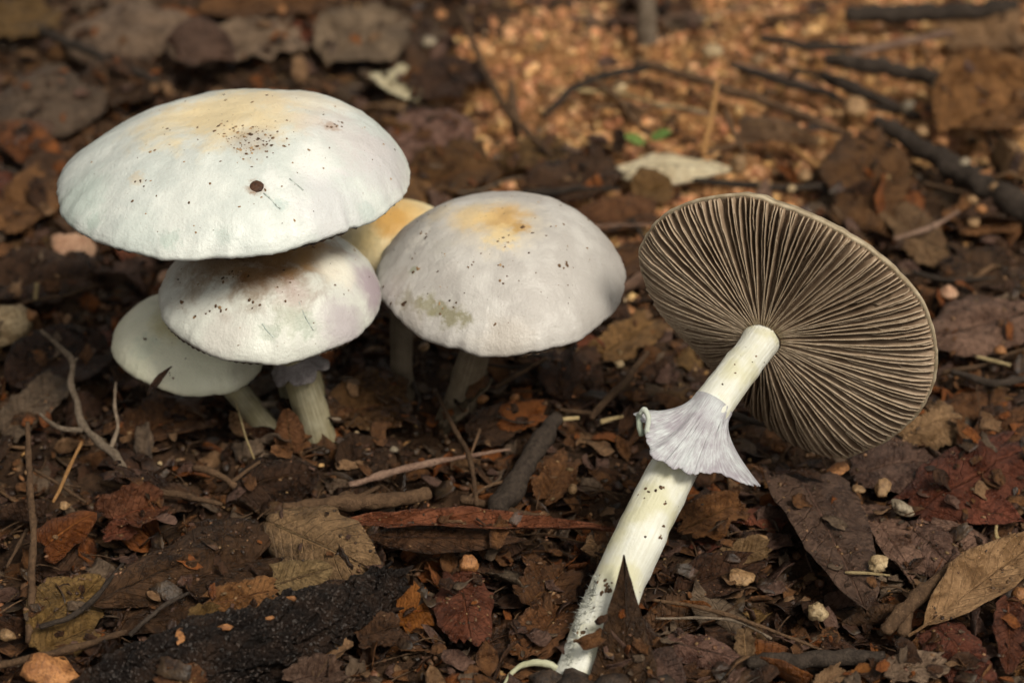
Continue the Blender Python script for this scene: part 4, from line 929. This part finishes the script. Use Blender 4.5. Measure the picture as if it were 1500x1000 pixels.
twig('twig', 'dark twig at the back left of the crossing pair', [(1115, 55, .6, .12), (1190, 68, .7, .14), (1285, 70, .7, .10)], 'dark')
twig('twig', 'pale brown twig at the back, tilting up to the right', [(1248, 80, .8, .13), (1310, 65, .9, .13), (1395, 48, .9, .10)], 'pink')
twig('twig', 'dark twig behind the long back twig', [(1070, 95, .5, .10), (1140, 118, .6, .13), (1225, 140, .5, .10)], 'dark')
twig('twig', 'orange brown twig pointing at the round pebble behind the gilled cap', [(1155, 210, .6, .05), (1185, 235, .7, .08), (1222, 258, .6, .06)], 'orange')
twig('twig', 'pale twig at the right behind the gilled cap', [(1310, 350, .5, .06), (1360, 335, .7, .08), (1405, 310, .7, .05)], 'pink')
twig('twig', 'short pale twig right of the slate purple leaf', [(1430, 522, .9, .06), (1480, 535, .9, .05)], 'straw')
twig('twig', 'dark twig at the frame edge below the slate purple leaf', [(1395, 545, .6, .08), (1450, 560, .7, .10), (1510, 555, .7, .08)], 'dark')
twig('twig', 'long dark twig at the top left, partly under leaves', [(60, 45, .9, .14), (140, 80, .9, .15), (230, 120, .7, .12)], 'dark')
twig('twig', 'thin twig leaning before the domed cap stem', [(725, 568, .6, .06), (760, 548, .8, .06), (800, 525, 1.0, .05)], 'brown')
twig('short_stub', 'small pale stub standing above the orange pebble at left', [(52, 438, .8, .06), (54, 415, 1.2, .07)], 'straw')
twig('thin_twig', 'thin twig by the lower left corner stalk', [(10, 830, .7, .04), (40, 775, .9, .04)], 'brown')

# ------------------------------------------------------------------ charred log
def charred_log():
    pts = [(110, 1035, .3, .5), (195, 1000, .45, .78), (310, 965, .6, .88), (420, 930, .75, .86), (510, 892, .9, .70), (560, 862, .9, .5), (590, 842, 1.05, .16)]
    W = [(*at_z(x, y, z), r) for x, y, z, r in pts]; o0 = Vector(W[0][:3])
    path = [list(np.array(p) - np.array((*o0, 0))) for p in catmull(W, 170)]; sides = 110
    V = []; Fc = []
    for i, (p, t, s, b_) in enumerate(frames(path)):
        r = path[i][3]
        for j in range(sides):
            a = 2 * math.pi * j / sides; dv = s * math.cos(a) + b_ * math.sin(a); q = p + dv * r
            cell = noise.voronoi(q * 8.0)[0][0]
            k = 0.16 * noise.noise(q * 0.8) + 0.13 * noise.noise(Vector((q.x * 0.7, q.y * 2.0, q.z * 2.0))) + 0.12 * noise.noise(q * 3.4) + 0.06 * noise.noise(q * 7) - 0.30 * max(0.0, 0.13 - abs(noise.noise(Vector((q.dot(t) * 0.35, q.dot(s) * 2.2, q.dot(b_) * 2.2)))))  / 0.13 + 0.07 * (0.5 - cell)
            V.append(p + dv * r * (1 + k / max(r, 0.4)))
    for i in range(len(path) - 1):
        for j in range(sides):
            k = (j + 1) % sides; Fc.append((i * sides + j, i * sides + k, (i + 1) * sides + k, (i + 1) * sides + j))
    for i, e in ((0, 1), (len(path) - 1, -1)):
        c = len(V); V.append(Vector(path[i][:3]))
        for j in range(sides):
            k = (j + 1) % sides; Fc.append((c, i * sides + j, i * sides + k) if e < 0 else (c, i * sides + k, i * sides + j))
    b = NB('charred wood'); P = b.coord('Object'); n1 = b.noise(P, 1.2, 5); n2 = b.noise(P, 11, 5, 0.7); vv = b.voro(P, 9)
    col = b.mix(b.map(n1, 0.4, 0.68), (0.009, 0.005, 0.0035), (0.034, 0.019, 0.012))
    col = b.mix(b.map(n2, 0.6, 0.75, 0, 0.5), col, (0.06, 0.04, 0.03))
    b.bump(b.math('ADD', n2, b.math('MULTIPLY', vv, -1.0)), 1.0, 0.16)
    m = b.done(col, 0.45, 0.3)
    o = mesh('charred_log', V, Fc, m); o.location = o0
    tag(o, 'charred black log with granular skin lying at the bottom', 'log')
    tr = BVHTree.FromPolygons([v + o0 for v in V], Fc)
    for (p_, q_, r_) in (((560, 862, .95), (606, 828, 1.5), .14), ((568, 880, .8), (600, 858, 1.1), .12), ((545, 852, 1.2), (575, 822, 1.7), .09), ((560, 900, .6), (592, 890, .7), .10)):
        A0 = at_z(*p_) - o0; A1 = at_z(*q_) - o0
        Vt, Ft, Ut = tube([[*A0, r_], [*(A0.lerp(A1, .5) + Vector((.03, .05, .02))), r_ * .75], [*A1, .02]], 9, 0.5, 4, 3)
        mesh('splinter', Vt, Ft, m, o)
    gr = random.Random(3); items = []
    for k in range(2600):
        hp, nn = pick(tr, gr.uniform(120, 600), gr.uniform(835, 1010))
        if hp: sz = 0.012 + 0.035 * gr.random() ** 2; items.append((hp - o0, (sz * gr.uniform(1, 1.8), sz, sz * 0.8), nn))
    g_ = bits_mesh('char_grains', items, [mat_stone('char grain', (0.010, 0.006, 0.004), (0.034, 0.020, 0.013), 0.5)], o, seed=5); g_['kind'] = 'stuff'
    for (px, py, wpx, mt) in ((265, 932, 30, 'orange'), (330, 918, 18, 'orange'), (428, 876, 14, 'orange'), (395, 905, 12, 'orange')):
        hp, nn = pick(tr, px, py)
        if not hp: continue
        r = wpx / K / 2; q = nn.to_track_quat('Z', 'Y').to_matrix()
        VV = [hp - o0 + q @ (Vector((v[0] * r * 1.2, v[1] * r * 0.55, v[2] * 0.05)) * (1 + 0.5 * noise.noise(Vector(v) * 2 + Vector((px, 0, 0))))) for v in ICO2[0]]
        mesh('bark_flake', VV, ICO2[1], SM[mt], o)
charred_log()

leaf('leaf_scrap', 'brown leaf scrap lying over the near side of the charred log', (230, 990, 1.1), (300, 1002, 0.9), 0.9, 'brown', 'torn', roll=15)
leaf('leaf_scrap', 'dark leaf scrap leaning on the broken end of the charred log', (520, 935, 0.8), (585, 915, 0.8), 1.0, 'dark', 'torn', roll=20)
leaf('leaf_scrap', 'purple brown leaf scrap under the charred log near the bottom edge', (420, 1000, 0.6), (500, 978, 0.6), 1.0, 'purple', 'torn', roll=15)

# soil heaped against the foot of the gilled stem
SM['soil'] = mat_stone('soil clod', (0.016, 0.010, 0.007), (0.055, 0.031, 0.017), 0.7)
for (px, py, wp, lb) in ((842, 1004, 70, 'dark soil clod in front of the gilled stem foot'), (893, 1006, 60, 'dark soil clod between stem foot and pointed leaf'), (800, 1000, 50, 'dark soil clod under the pale root thread'), (960, 1004, 55, 'dark soil clod right of the pointed leaf foot')):
    stone('soil_clod', lb, px, py, wp, 'soil', .45, .6, 1.3, 'soil clod', 'soil clods at the stem foot', .5)

# ------------------------------------------------------------------ stones and wood chips
stone('stone', 'pale cream grainy stone at the frame edge left', 14, 474, 82, 'cream', .5, .8, 1.1, 'stone', rough=0.45)
stone('pebble', 'small orange pebble beside the cream grainy stone', 44, 462, 26, 'orange', .75)
stone('wood_chip', 'pinkish wood chip below the largest cap edge', 106, 364, 72, 'pink', .5, .45, 1.15, 'wood chip', rough=0.4)
stone('pebble', 'orange round pebble above the pinkish crinkled leaf', 686, 826, 34, 'orange', .75, .95, 1.05)
stone('pebble', 'cream tan lumpy pebble left of the large pointed leaf tip', 1196, 893, 34, 'cream', .6, .9, 1.0, rough=.5)
stone('pebble', 'white lumpy pebble on the large pointed leaf edge', 1287, 826, 32, 'cream', 1.0, .7, 1.1, rough=.5)
stone('pebble', 'grey tan pebble above the white lumpy pebble', 1322, 744, 38, 'grey', .8, .6, 1.2, rough=.4)
stone('pebble', 'orange tan pebble under the squarish purple leaf', 1294, 714, 30, 'tan', .8, .9, 1.0, rough=.5)
stone('wood_chip', 'bright orange chip at the lowest point of the gilled cap', 1227, 688, 34, 'orange', .7, .5, 1.3, 'wood chip')
stone('pebble', 'flat tan pebble next to the bright orange chip', 1258, 716, 22, 'tan', .8, .5, 1.3)
stone('pebble', 'golden lump right of the gilled stem', 1083, 845, 40, 'tan', .55, .6, 1.2, rough=.5)
stone('pebble', 'small golden lump above the tan scrap right of the stem', 1112, 790, 24, 'tan', .6, .7, 1.1, rough=.5)
stone('pebble', 'smooth orange pebble at the frame edge below the tan lance leaf', 1495, 872, 36, 'orange', .6, .9, 1.0, rough=.15)
stone('pebble', 'small tan pebble right of the thick dark twig', 839, 716, 20, 'tan', .7, 1.0, .9, rough=.2)
stone('pebble', 'tan pebble between largest and little caps', 245, 405, 32, 'pink', .6, .6, 1.2)
stone('wood_chip', 'crumbly orange wood chunk in the bottom left corner', 80, 985, 84, 'orange', .6, .5, 1.3, 'wood chip', rough=.6)
stone('pebble', 'bright tan pebble near the orange red leaf fold', 94, 740, 20, 'tan', .9, .8, 1.1)
stone('pebble', 'tiny white pebble in the shade below the little mushroom', 234, 678, 9, 'cream', .6)
stone('pebble', 'small pale pebble by the pinkish twig', 577, 658, 15, 'grey', .6)
stone('pebble', 'tiny pale pebble left of the pinkish twig', 522, 634, 9, 'cream', .6)
stone('pebble', 'small tan pebble in the corner by the upright stalk', 10, 930, 28, 'tan', .6)
stone('pebble', 'small orange pebble beside the dome mushroom stem', 705, 583, 20, 'orange', .7)
stone('pebble', 'tan pebble right of the dome mushroom stem', 755, 582, 16, 'orange', .6)
stone('pebble', 'yellowish pebble below the right edge of the domed cap', 908, 533, 18, 'cream', .7, .6, 1.2)
stone('pebble', 'white quartz bit right of the ring on the gilled stem', 1040, 738, 20, 'cream', .6, .7, 1.1, rough=.5)
stone('pebble', 'tan pebble at the tip of the pale cream leaf', 1082, 240, 32, 'tan', .8, .9, 1.0)
stone('pebble', 'white pebble right under the pale cream leaf', 1118, 274, 18, 'cream', .7)
stone('pebble', 'second white pebble on the dark twig under the pale leaf', 1160, 276, 16, 'cream', .7)
stone('pebble', 'tan pebble beside the orange brown twig', 1178, 258, 24, 'tan', .6)
stone('pebble', 'round tan pebble above the brown ribbed leaf', 1253, 158, 44, 'tan', .7, .8, 1.1, rough=.25)
stone('pebble', 'pale grey pebble by the dark twig end', 1330, 155, 24, 'grey', .8)
stone('pebble', 'whitish pebble on the upturned brown leaf', 1402, 100, 28, 'cream', 1.2)
stone('pebble', 'tan pebble on the upturned brown leaf, below the whitish one', 1428, 120, 36, 'tan', 1.2, .6, 1.3)
for k, (px, py, wp, mt, lb) in enumerate([(1350, 192, 22, 'tan', 'grit bit at the thin end of the heavy dark branch'), (1378, 208, 24, 'orange', 'orange grit bit along the heavy dark branch'), (1412, 238, 22, 'grey', 'grey grit bit halfway along the heavy dark branch'),
        (1442, 258, 26, 'orange', 'largest orange grit bit on the heavy dark branch'), (1458, 274, 22, 'tan', 'tan grit bit beyond the largest orange one'), (1492, 288, 24, 'cream', 'cream grit bit at the frame edge of the heavy branch'),
        (1424, 292, 18, 'tan', 'tan grit bit below the heavy dark branch'), (1438, 306, 18, 'orange', 'orange grit bit below the heavy dark branch')]):
    stone('grit', lb, px, py, wp, mt, 1.1, cat='grit', group='grit on the heavy branch')
stone('pebble', 'blurred white pebble at the top of the thin orange stalk', 1042, 76, 32, 'cream', .5)
stone('pebble', 'blurred orange pebble right of the thin orange stalk top', 1110, 88, 24, 'tan', .5)
stone('pebble', 'blurred tan pebble at the back left of the largest cap', 57, 110, 20, 'cream', .7)
stone('pebble', 'blurred tan pebble next to the curled purple grey leaf', 150, 115, 16, 'tan', .7)
stone('pebble', 'blurred orange pebble above the largest cap crown', 412, 15, 18, 'orange', .6)
stone('pebble', 'grey pebble in the small sand spot behind the largest cap', 628, 62, 26, 'grey', .5)
stone('pebble', 'orange pebble in front of the sandy patch near the seedling', 927, 183, 18, 'orange', .5)
stone('pebble', 'white pebble in the sand behind the seedling', 907, 128, 26, 'cream', .5)
stone('pebble', 'golden pebble on the slate purple leaf edge', 1466, 513, 22, 'orange', 1.0)
stone('pebble', 'small pebble at right behind the gilled cap', 1390, 430, 30, 'pink', .6)
stone('pebble', 'second small tan pebble at right behind the gilled cap', 1425, 325, 22, 'tan', .6)
stone('pebble', 'small orange pebble right of the gilled cap edge', 1388, 395, 18, 'orange', .6)
stone('pebble', 'pale bit below the yellow stem', 622, 508, 18, 'tan', .7)

# ------------------------------------------------------------------ filler leaves: individual scraps between the named ones
LANDMARKS = [('the charred log', 350, 920), ('the big tan leaf', 460, 785), ('the red curled leaf', 700, 775), ('the gilled stem foot', 870, 940), ('the large pointed leaf', 1205, 790),
    ('the tan lance leaf', 1440, 850), ('the knobbly twig', 1360, 865), ('the dark grey stick', 1190, 965), ('the gilled cap', 1160, 480), ('the domed cap', 735, 400), ('the largest cap', 340, 260),
    ('the little mushroom', 270, 505), ('the spore dusted cap', 395, 435), ('the forked twig', 130, 620), ('the upright stalk', 45, 780), ('the thick dark twig', 775, 680), ('the pinkish twig', 620, 682),
    ('the pale cream leaf', 985, 240), ('the sandy patch', 830, 90), ('the heavy dark branch', 1420, 260), ('the upturned brown leaf', 1440, 150), ('the slate purple leaf', 1440, 480), ('the long back twig', 1080, 140),
    ('the rust leaf', 45, 210), ('the cream grainy stone', 15, 470), ('the dark red leaf', 1420, 705), ('the pinkish crinkled leaf', 680, 890), ('the white lumpy pebble', 1287, 826), ('the top grey leaf', 190, 45), ('the olive leaf', 100, 885)]
CW = {'purple': 'purple brown', 'tan': 'tan', 'brown': 'mid brown', 'dark': 'blackish brown', 'rust': 'rusty', 'red': 'red brown', 'olive': 'olive brown', 'grey': 'grey brown'}
SHW = {'torn': 'torn', 'lance': 'narrow', 'oval': 'rounded', 'half': 'broken', 'strip': 'strip shaped'}
used = set(); frg = random.Random(5)
def relation(px, py, skip=0):
    ds = sorted((((px - x) ** 2 + (1.3 * (py - y)) ** 2), nm, x, y) for nm, x, y in LANDMARKS)[skip]
    dx, dy = px - ds[2], py - ds[3]; far = 'close ' if ds[0] < 75 ** 2 else ('' if ds[0] < 130 ** 2 else '')
    rel = ('to the right of ' if dx > 0 else 'to the left of ') if abs(dx) > 1.1 * abs(dy) else ('in front of ' if dy > 0 else 'behind ')
    return far + rel + ds[1]
def size_word(s): return 'tiny' if s < 0.9 else 'small' if s < 1.25 else 'medium' if s < 1.7 else 'large'
protos = {}
for c in CW:
    for sh in SHW:
        for v in range(3):
            V, Fc, UV, md = leaf_mesh(1.0, {'lance': .42, 'strip': .34}.get(sh, .68), sh, frg.uniform(-.04, .2), frg.uniform(-.9, .9), frg.randint(50, 900), 12, 7, rip=0.30, twist=frg.uniform(-.5, .5))
            o = mesh('leaf_scrap', V, Fc, LM[c], uvs=UV); protos[(c, sh, v)] = o.data; bpy.data.objects.remove(o)
def blocked(px, py):
    return False
cells = []
for k in range(275):
    for tr in range(30):
        px = frg.uniform(-20, 1520); py = frg.uniform(-10, 1010)
        if py < 330 and frg.random() < 0.45: continue
        p = at_z(px, py, 0.1)
        if sand_mask(p.x, p.y) < 0.85 and frg.random() < 0.93: continue
        if all((px - a) ** 2 + (1.6 * (py - b)) ** 2 > 40 ** 2 for a, b in cells): break
    cells.append((px, py))
    c = frg.choices(list(CW), [14, 8, 26, 22, 8, 9, 6, 7])[0]; sh = frg.choices(list(SHW), [9, 3, 4, 4, 2])[0]
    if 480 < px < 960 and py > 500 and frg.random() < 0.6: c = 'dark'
    if px < 520 and py > 560 and frg.random() < 0.75: c = 'dark'  # lower-left scraps turn darker: corner shading put into leaf colour
    s = frg.uniform(0.65, 1.9) if py > 400 else frg.uniform(1.0, 2.6)
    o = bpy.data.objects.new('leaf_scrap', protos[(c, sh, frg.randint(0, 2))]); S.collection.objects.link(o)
    o.location = p; o.location.z = ground_h(p.x, p.y) + frg.uniform(0.03, 0.34); o.scale = (s, s, s)
    o.rotation_euler = (frg.gauss(0.12, 0.38), frg.gauss(0, 0.30), frg.uniform(0, 6.28))
    lab = None
    for skip in (0, 1, 2):
        lab = f"{size_word(s)} {CW[c]} {SHW[sh]} leaf scrap {relation(px, py, skip)}"
        if lab not in used: break
    used.add(lab); tag(o, lab, 'leaf scrap', 'leaf scraps in the litter')

# filler twigs, one object each
for k in range(64):
    px = frg.uniform(0, 1500); py = frg.uniform(10, 980)
    if k < 32: px = frg.uniform(760, 1500); py = frg.uniform(10, 420)
    c = frg.choices(['brown', 'dark', 'grey', 'pink', 'straw'], [8, 7, 3, 2, 1])[0]; L = frg.uniform(70, 210) * (0.8 if py > 500 else 1.0); a = frg.uniform(-0.5, 0.6) if frg.random() < 0.75 else frg.uniform(0.7, 1.6)
    r = frg.choice((0.03, 0.045, 0.06, 0.08, 0.10)); h0 = frg.uniform(0.35, 0.7)
    pts = [(px + math.cos(a) * L * (t - .5) + frg.uniform(-7, 7), py + math.sin(a) * L * (t - .5) * 0.6 + frg.uniform(-7, 7), h0 + frg.uniform(-.12, .2), r * (1.15 - 0.6 * t)) for t in (0, .33, .66, 1)]
    nm = {'brown': 'brown', 'dark': 'blackish', 'grey': 'greyish', 'pink': 'pinkish', 'straw': 'straw coloured'}[c]; th = 'hair thin' if r < 0.04 else 'thin' if r < 0.07 else 'stout'
    for skip in (0, 1, 2):
        lab = f"{th} {nm} {'short' if L < 120 else 'long'} twig {relation(px, py, skip)}"
        if lab not in used: break
    used.add(lab); twig('fine_twig', lab, pts, c, rough=0.35, sides=7)

# ------------------------------------------------------------------ uncountable crumbs, grit and shreds
def scatter_lumps(name, n, place, size, mats, seed, flat=0.7, stretch=1.0):
    rg = np.random.default_rng(seed); V0 = ICO1[0]; F0 = np.array(ICO1[1]); nv = len(V0)
    pos = []
    while len(pos) < n:
        q = place(rg)
        if q is not None: pos.append(q)
    pos = np.array(pos); s = size(rg, n)[:, None]
    ang = rg.uniform(0, 2 * np.pi, (n, 3)); V = V0[None] * (1 + rg.uniform(-0.35, 0.35, (n, nv, 1)))
    V = V * np.stack([s * rg.uniform(0.8, 1.0 + stretch, (n, 1)), s, s * flat], -1)
    cz, sz = np.cos(ang[:, 2]), np.sin(ang[:, 2]); cx, sx = np.cos(ang[:, 0] * 0.2 - .6), np.sin(ang[:, 0] * 0.2 - .6)
    y = V[..., 1] * cx[:, None] - V[..., 2] * sx[:, None]; z = V[..., 1] * sx[:, None] + V[..., 2] * cx[:, None]; x = V[..., 0]
    V = np.stack([x * cz[:, None] - y * sz[:, None], x * sz[:, None] + y * cz[:, None], z], -1) + pos[:, None]
    me = bpy.data.meshes.new(name); F = (F0[None] + (np.arange(n) * nv)[:, None, None]).reshape(-1, 3)
    me.vertices.add(n * nv); me.vertices.foreach_set('co', V.astype(np.float32).ravel())
    me.loops.add(F.size); me.loops.foreach_set('vertex_index', F.astype(np.int32).ravel())
    me.polygons.add(len(F)); me.polygons.foreach_set('loop_start', np.arange(0, F.size, 3, dtype=np.int32))
    try: me.polygons.foreach_set('loop_total', np.full(len(F), 3, dtype=np.int32))
    except Exception: pass
    for m in mats: me.materials.append(m)
    me.polygons.foreach_set('material_index', np.repeat(rg.choice(len(mats), n, p=None), len(F0)).astype(np.int32))
    me.update(calc_edges=True); me.validate()
    o = bpy.data.objects.new(name, me); S.collection.objects.link(o); o['kind'] = 'stuff'; return o

def lump_mat(name, a, c, rough=0.7):
    b = NB(name); P = b.coord('Object'); n1 = b.noise(P, 3.0, 5, 0.7); v = b.voro(P, 2.6, out='Color')
    sv = b.sep(v); col = b.mix(b.map(n1, 0.35, 0.65), a, c); col = b.hsv(col, b.math('ADD', b.math('MULTIPLY', sv[1], 0.03), 0.485), 1.0, b.math('ADD', b.math('MULTIPLY', sv[0], 0.9), 0.55))
    b.bump(b.noise(P, 14, 4), 0.6, 0.06); return b.done(col, rough, 0.4)
D1 = lump_mat('crumb dark', (0.018, 0.010, 0.006), (0.060, 0.032, 0.017), 0.45)
D2 = lump_mat('crumb brown', (0.050, 0.024, 0.011), (0.125, 0.064, 0.030), 0.5)
D3 = lump_mat('crumb tan', (0.12, 0.065, 0.028), (0.26, 0.155, 0.075), 0.65)
G1 = lump_mat('grain orange', (0.33, 0.148, 0.056), (0.54, 0.27, 0.112), 0.7)
G2 = lump_mat('grain tan', (0.42, 0.225, 0.098), (0.64, 0.385, 0.185), 0.7)
G3 = lump_mat('grain brown', (0.17, 0.075, 0.028), (0.30, 0.142, 0.055), 0.7)
G4 = lump_mat('grain cream', (0.42, 0.29, 0.16), (0.60, 0.46, 0.29), 0.65)

def place_soil(rg):
    y = -9 + 36 * rg.random() ** 1.25; x = rg.uniform(-1, 1) * (14 + max(0, y) * 0.22)
    if sand_mask(x, y) < 0.8 and rg.random() < 0.8: return None
    return (x, y, ground_h(x, y) + rg.uniform(-0.02, 0.14))
def place_sand(rg):
    x = rg.uniform(-8, 24); y = rg.uniform(8, 32); e = sand_mask(x, y)
    if e > 0.95 and rg.random() > 0.10: return None
    return (x, y, ground_h(x, y) + rg.uniform(-0.03, 0.05))
scatter_lumps('soil_crumbs', 9000, place_soil, lambda rg, n: 0.03 + 0.12 * rg.random(n) ** 3.0, [D1, D1, D1, D2, D2], 3, 0.75, 0.8)
def place_far(rg):
    x = rg.uniform(-45, 45); y = rg.uniform(-30, 60)
    if -9 < y < 27 and abs(x) < 13 + max(0, y) * 0.22: return None
    return (x, y, ground_h(x, y) + rg.uniform(-0.02, 0.14))
scatter_lumps('soil_clod_crumbs', 7000, place_far, lambda rg, n: 0.05 + 0.2 * rg.random(n) ** 3.0, [D1, D1, D2, D2, D3], 33, 0.75, 0.8)
scatter_lumps('bark_crumbs', 2600, place_soil, lambda rg, n: 0.03 + 0.07 * rg.random(n) ** 2.0, [D2, D3, G3], 4, 0.6, 1.6)
scatter_lumps('grit', 480, place_soil, lambda rg, n: 0.022 + 0.05 * rg.random(n) ** 2.0, [G2, G4, G1], 9, 0.8, 0.4)
scatter_lumps('sand_grains', 22000, place_sand, lambda rg, n: 0.03 + 0.17 * rg.random(n) ** 5.0, [G1, G1, G2, G3, G2, G3, G1], 5, 0.8, 0.5)

# a cover of crumbs lying on top of leaves and sticks
WV = []; WF = []; nvt = 0
for o in [x for x in S.objects if x.type == 'MESH' and (x.name.split('.')[0] in ('leaf_scrap',) or x.get('category') in ('leaf', 'twig', 'log'))]:
    me = o.data; co = np.empty(len(me.vertices) * 3, dtype=np.float32); me.vertices.foreach_get('co', co)
    mw = np.array(Matrix.LocRotScale(o.location, o.rotation_euler, o.scale)) if o.name.startswith('leaf_scrap') or o.get('category') != 'leaf' else np.array(o.matrix_basis)
    WV.append(co.reshape(-1, 3) @ mw[:3, :3].T + mw[:3, 3]); WF += [tuple(i + nvt for i in p.vertices) for p in me.polygons]; nvt += len(me.vertices)
litter = BVHTree.FromPolygons(np.concatenate(WV).tolist(), WF)
def on_top(rg):
    y = -8 + 30 * rg.random() ** 1.4; x = rg.uniform(-1, 1) * (12.5 + max(0, y) * 0.2)
    if noise.noise(Vector((x * 0.8, y * 0.8, 2))) < -0.05: return None
    hp, nn, i, d = litter.ray_cast(Vector((x, y, 3.2)), Vector((0, 0, -1)))
    if hp is None or nn.z < 0.3: return None
    return (hp.x, hp.y, hp.z + 0.005)
scatter_lumps('soil_specks', 3800, on_top, lambda rg, n: 0.012 + 0.05 * rg.random(n) ** 3.5, [D1, D1, D2, D2, D3], 12, 0.6, 0.9)

# shreds of leaf too small to tell apart
rg = random.Random(8); VV = []; FF = []; fm = []
shred = [leaf_mesh(1.0, .6, sh, .05, .3, 300 + i, 5, 3, rip=0.32) for i, sh in enumerate(('torn', 'torn', 'strip', 'half', 'lance', 'torn', 'strip', 'torn'))]
k = 0
while k < 11500:
    out = k >= 7000                                    # beyond the frame the litter goes on, a little coarser
    y = -9 + 37 * rg.random() ** 1.2; x = rg.uniform(-1, 1) * (14 + max(0, y) * 0.22)
    if out:
        x = rg.uniform(-46, 46); y = rg.uniform(-32, 62)
        if -9 < y < 28 and abs(x) < 13.5 + max(0, y) * 0.22: continue
    if sand_mask(x, y) < 0.9 and rg.random() < 0.93: continue
    V, Fc, UV, md = rg.choice(shred); s = (0.5 + 1.9 * rg.random() ** 1.3) if out else 0.18 + 0.75 * rg.random() ** 1.5; i0 = len(VV)
    M = Matrix.Translation((x, y, ground_h(x, y) + rg.uniform(0.0, 0.25))) @ Matrix.Rotation(rg.uniform(0, 6.28), 4, 'Z') @ Matrix.Rotation(rg.gauss(0, 0.45), 4, 'X') @ Matrix.Rotation(rg.gauss(0, 0.45), 4, 'Y') @ Matrix.Scale(s, 4)
    VV += [M @ v for v in V]; FF += [tuple(i0 + q for q in f) for f in Fc]; fm += [rg.choices(range(7), [2.5, 3.5, 5, 2, 2, 1.5, 1.4])[0]] * len(Fc); k += 1
k = 0
KEEP = [(1205, 790, 95), (1450, 850, 80), (460, 790, 95), (985, 245, 70)]      # broad leaves that lie bare
while k < 1150:
    y = -8 + 34 * rg.random() ** 1.3; x = rg.uniform(-1, 1) * (12.5 + max(0, y) * 0.2)
    if noise.noise(Vector((x * 0.5, y * 0.5, 9))) < -0.1: continue
    hp, nn, i, d_ = litter.ray_cast(Vector((x, y, 2.4)), Vector((0, 0, -1)))
    if hp is None or nn.z < 0.35: continue
    px, py = to_px(hp); k += 1
    if any((px - a) ** 2 + (py - b) ** 2 < r * r for a, b, r in KEEP) and rg.random() < 0.9: continue
    V, Fc, UV, md = rg.choice(shred); s = 0.14 + 0.62 * rg.random() ** 2.2; i0 = len(VV)
    M = Matrix.Translation(hp + Vector((0, 0, 0.02 + 0.06 * rg.random()))) @ nn.to_track_quat('Z', 'Y').to_matrix().to_4x4() @ Matrix.Rotation(rg.uniform(0, 6.28), 4, 'Z') @ Matrix.Rotation(rg.gauss(0, 0.3), 4, 'X') @ Matrix.Rotation(rg.gauss(0, 0.3), 4, 'Y') @ Matrix.Scale(s, 4)
    VV += [M @ v for v in V]; FF += [tuple(i0 + q for q in f) for f in Fc]; fm += [rg.choices(range(7), [3, 4, 5, 2, 2, 1.5, 1.6])[0]] * len(Fc)
o = mesh('leaf_litter', VV, FF, [D1, LM['dark'], LM['brown'], LM['purple'], LM['rust'], LM['grey'], LM['tan']], fmat=fm); o['kind'] = 'stuff'

# needle-thin rootlets and stalk bits
VV = []; FF = []
for k in range(420):
    y = -9 + 34 * rg.random() ** 1.2; x = rg.uniform(-1, 1) * (14 + max(0, y) * 0.22)
    if sand_mask(x, y) < 0.8 and rg.random() < 0.8: continue
    L = rg.uniform(0.6, 2.2); a = rg.uniform(0, 6.28); z = ground_h(x, y) + rg.uniform(0.1, 0.4); c = rg.uniform(-.3, .3)
    pts = [[x + math.cos(a + c * t) * L * t, y + math.sin(a + c * t) * L * t, z + rg.uniform(-.05, .05) + 0.15 * math.sin(3 * t), 0.022 * (1.2 - t * 0.6)] for t in (0, .25, .5, .75, 1)]
    V, Fc, UV = tube(pts, 5, 0.2, k); i0 = len(VV); VV += V; FF += [tuple(i0 + q for q in f) for f in Fc]
o = mesh('rootlet_debris', VV, FF, TM['brown']); o['kind'] = 'stuff'
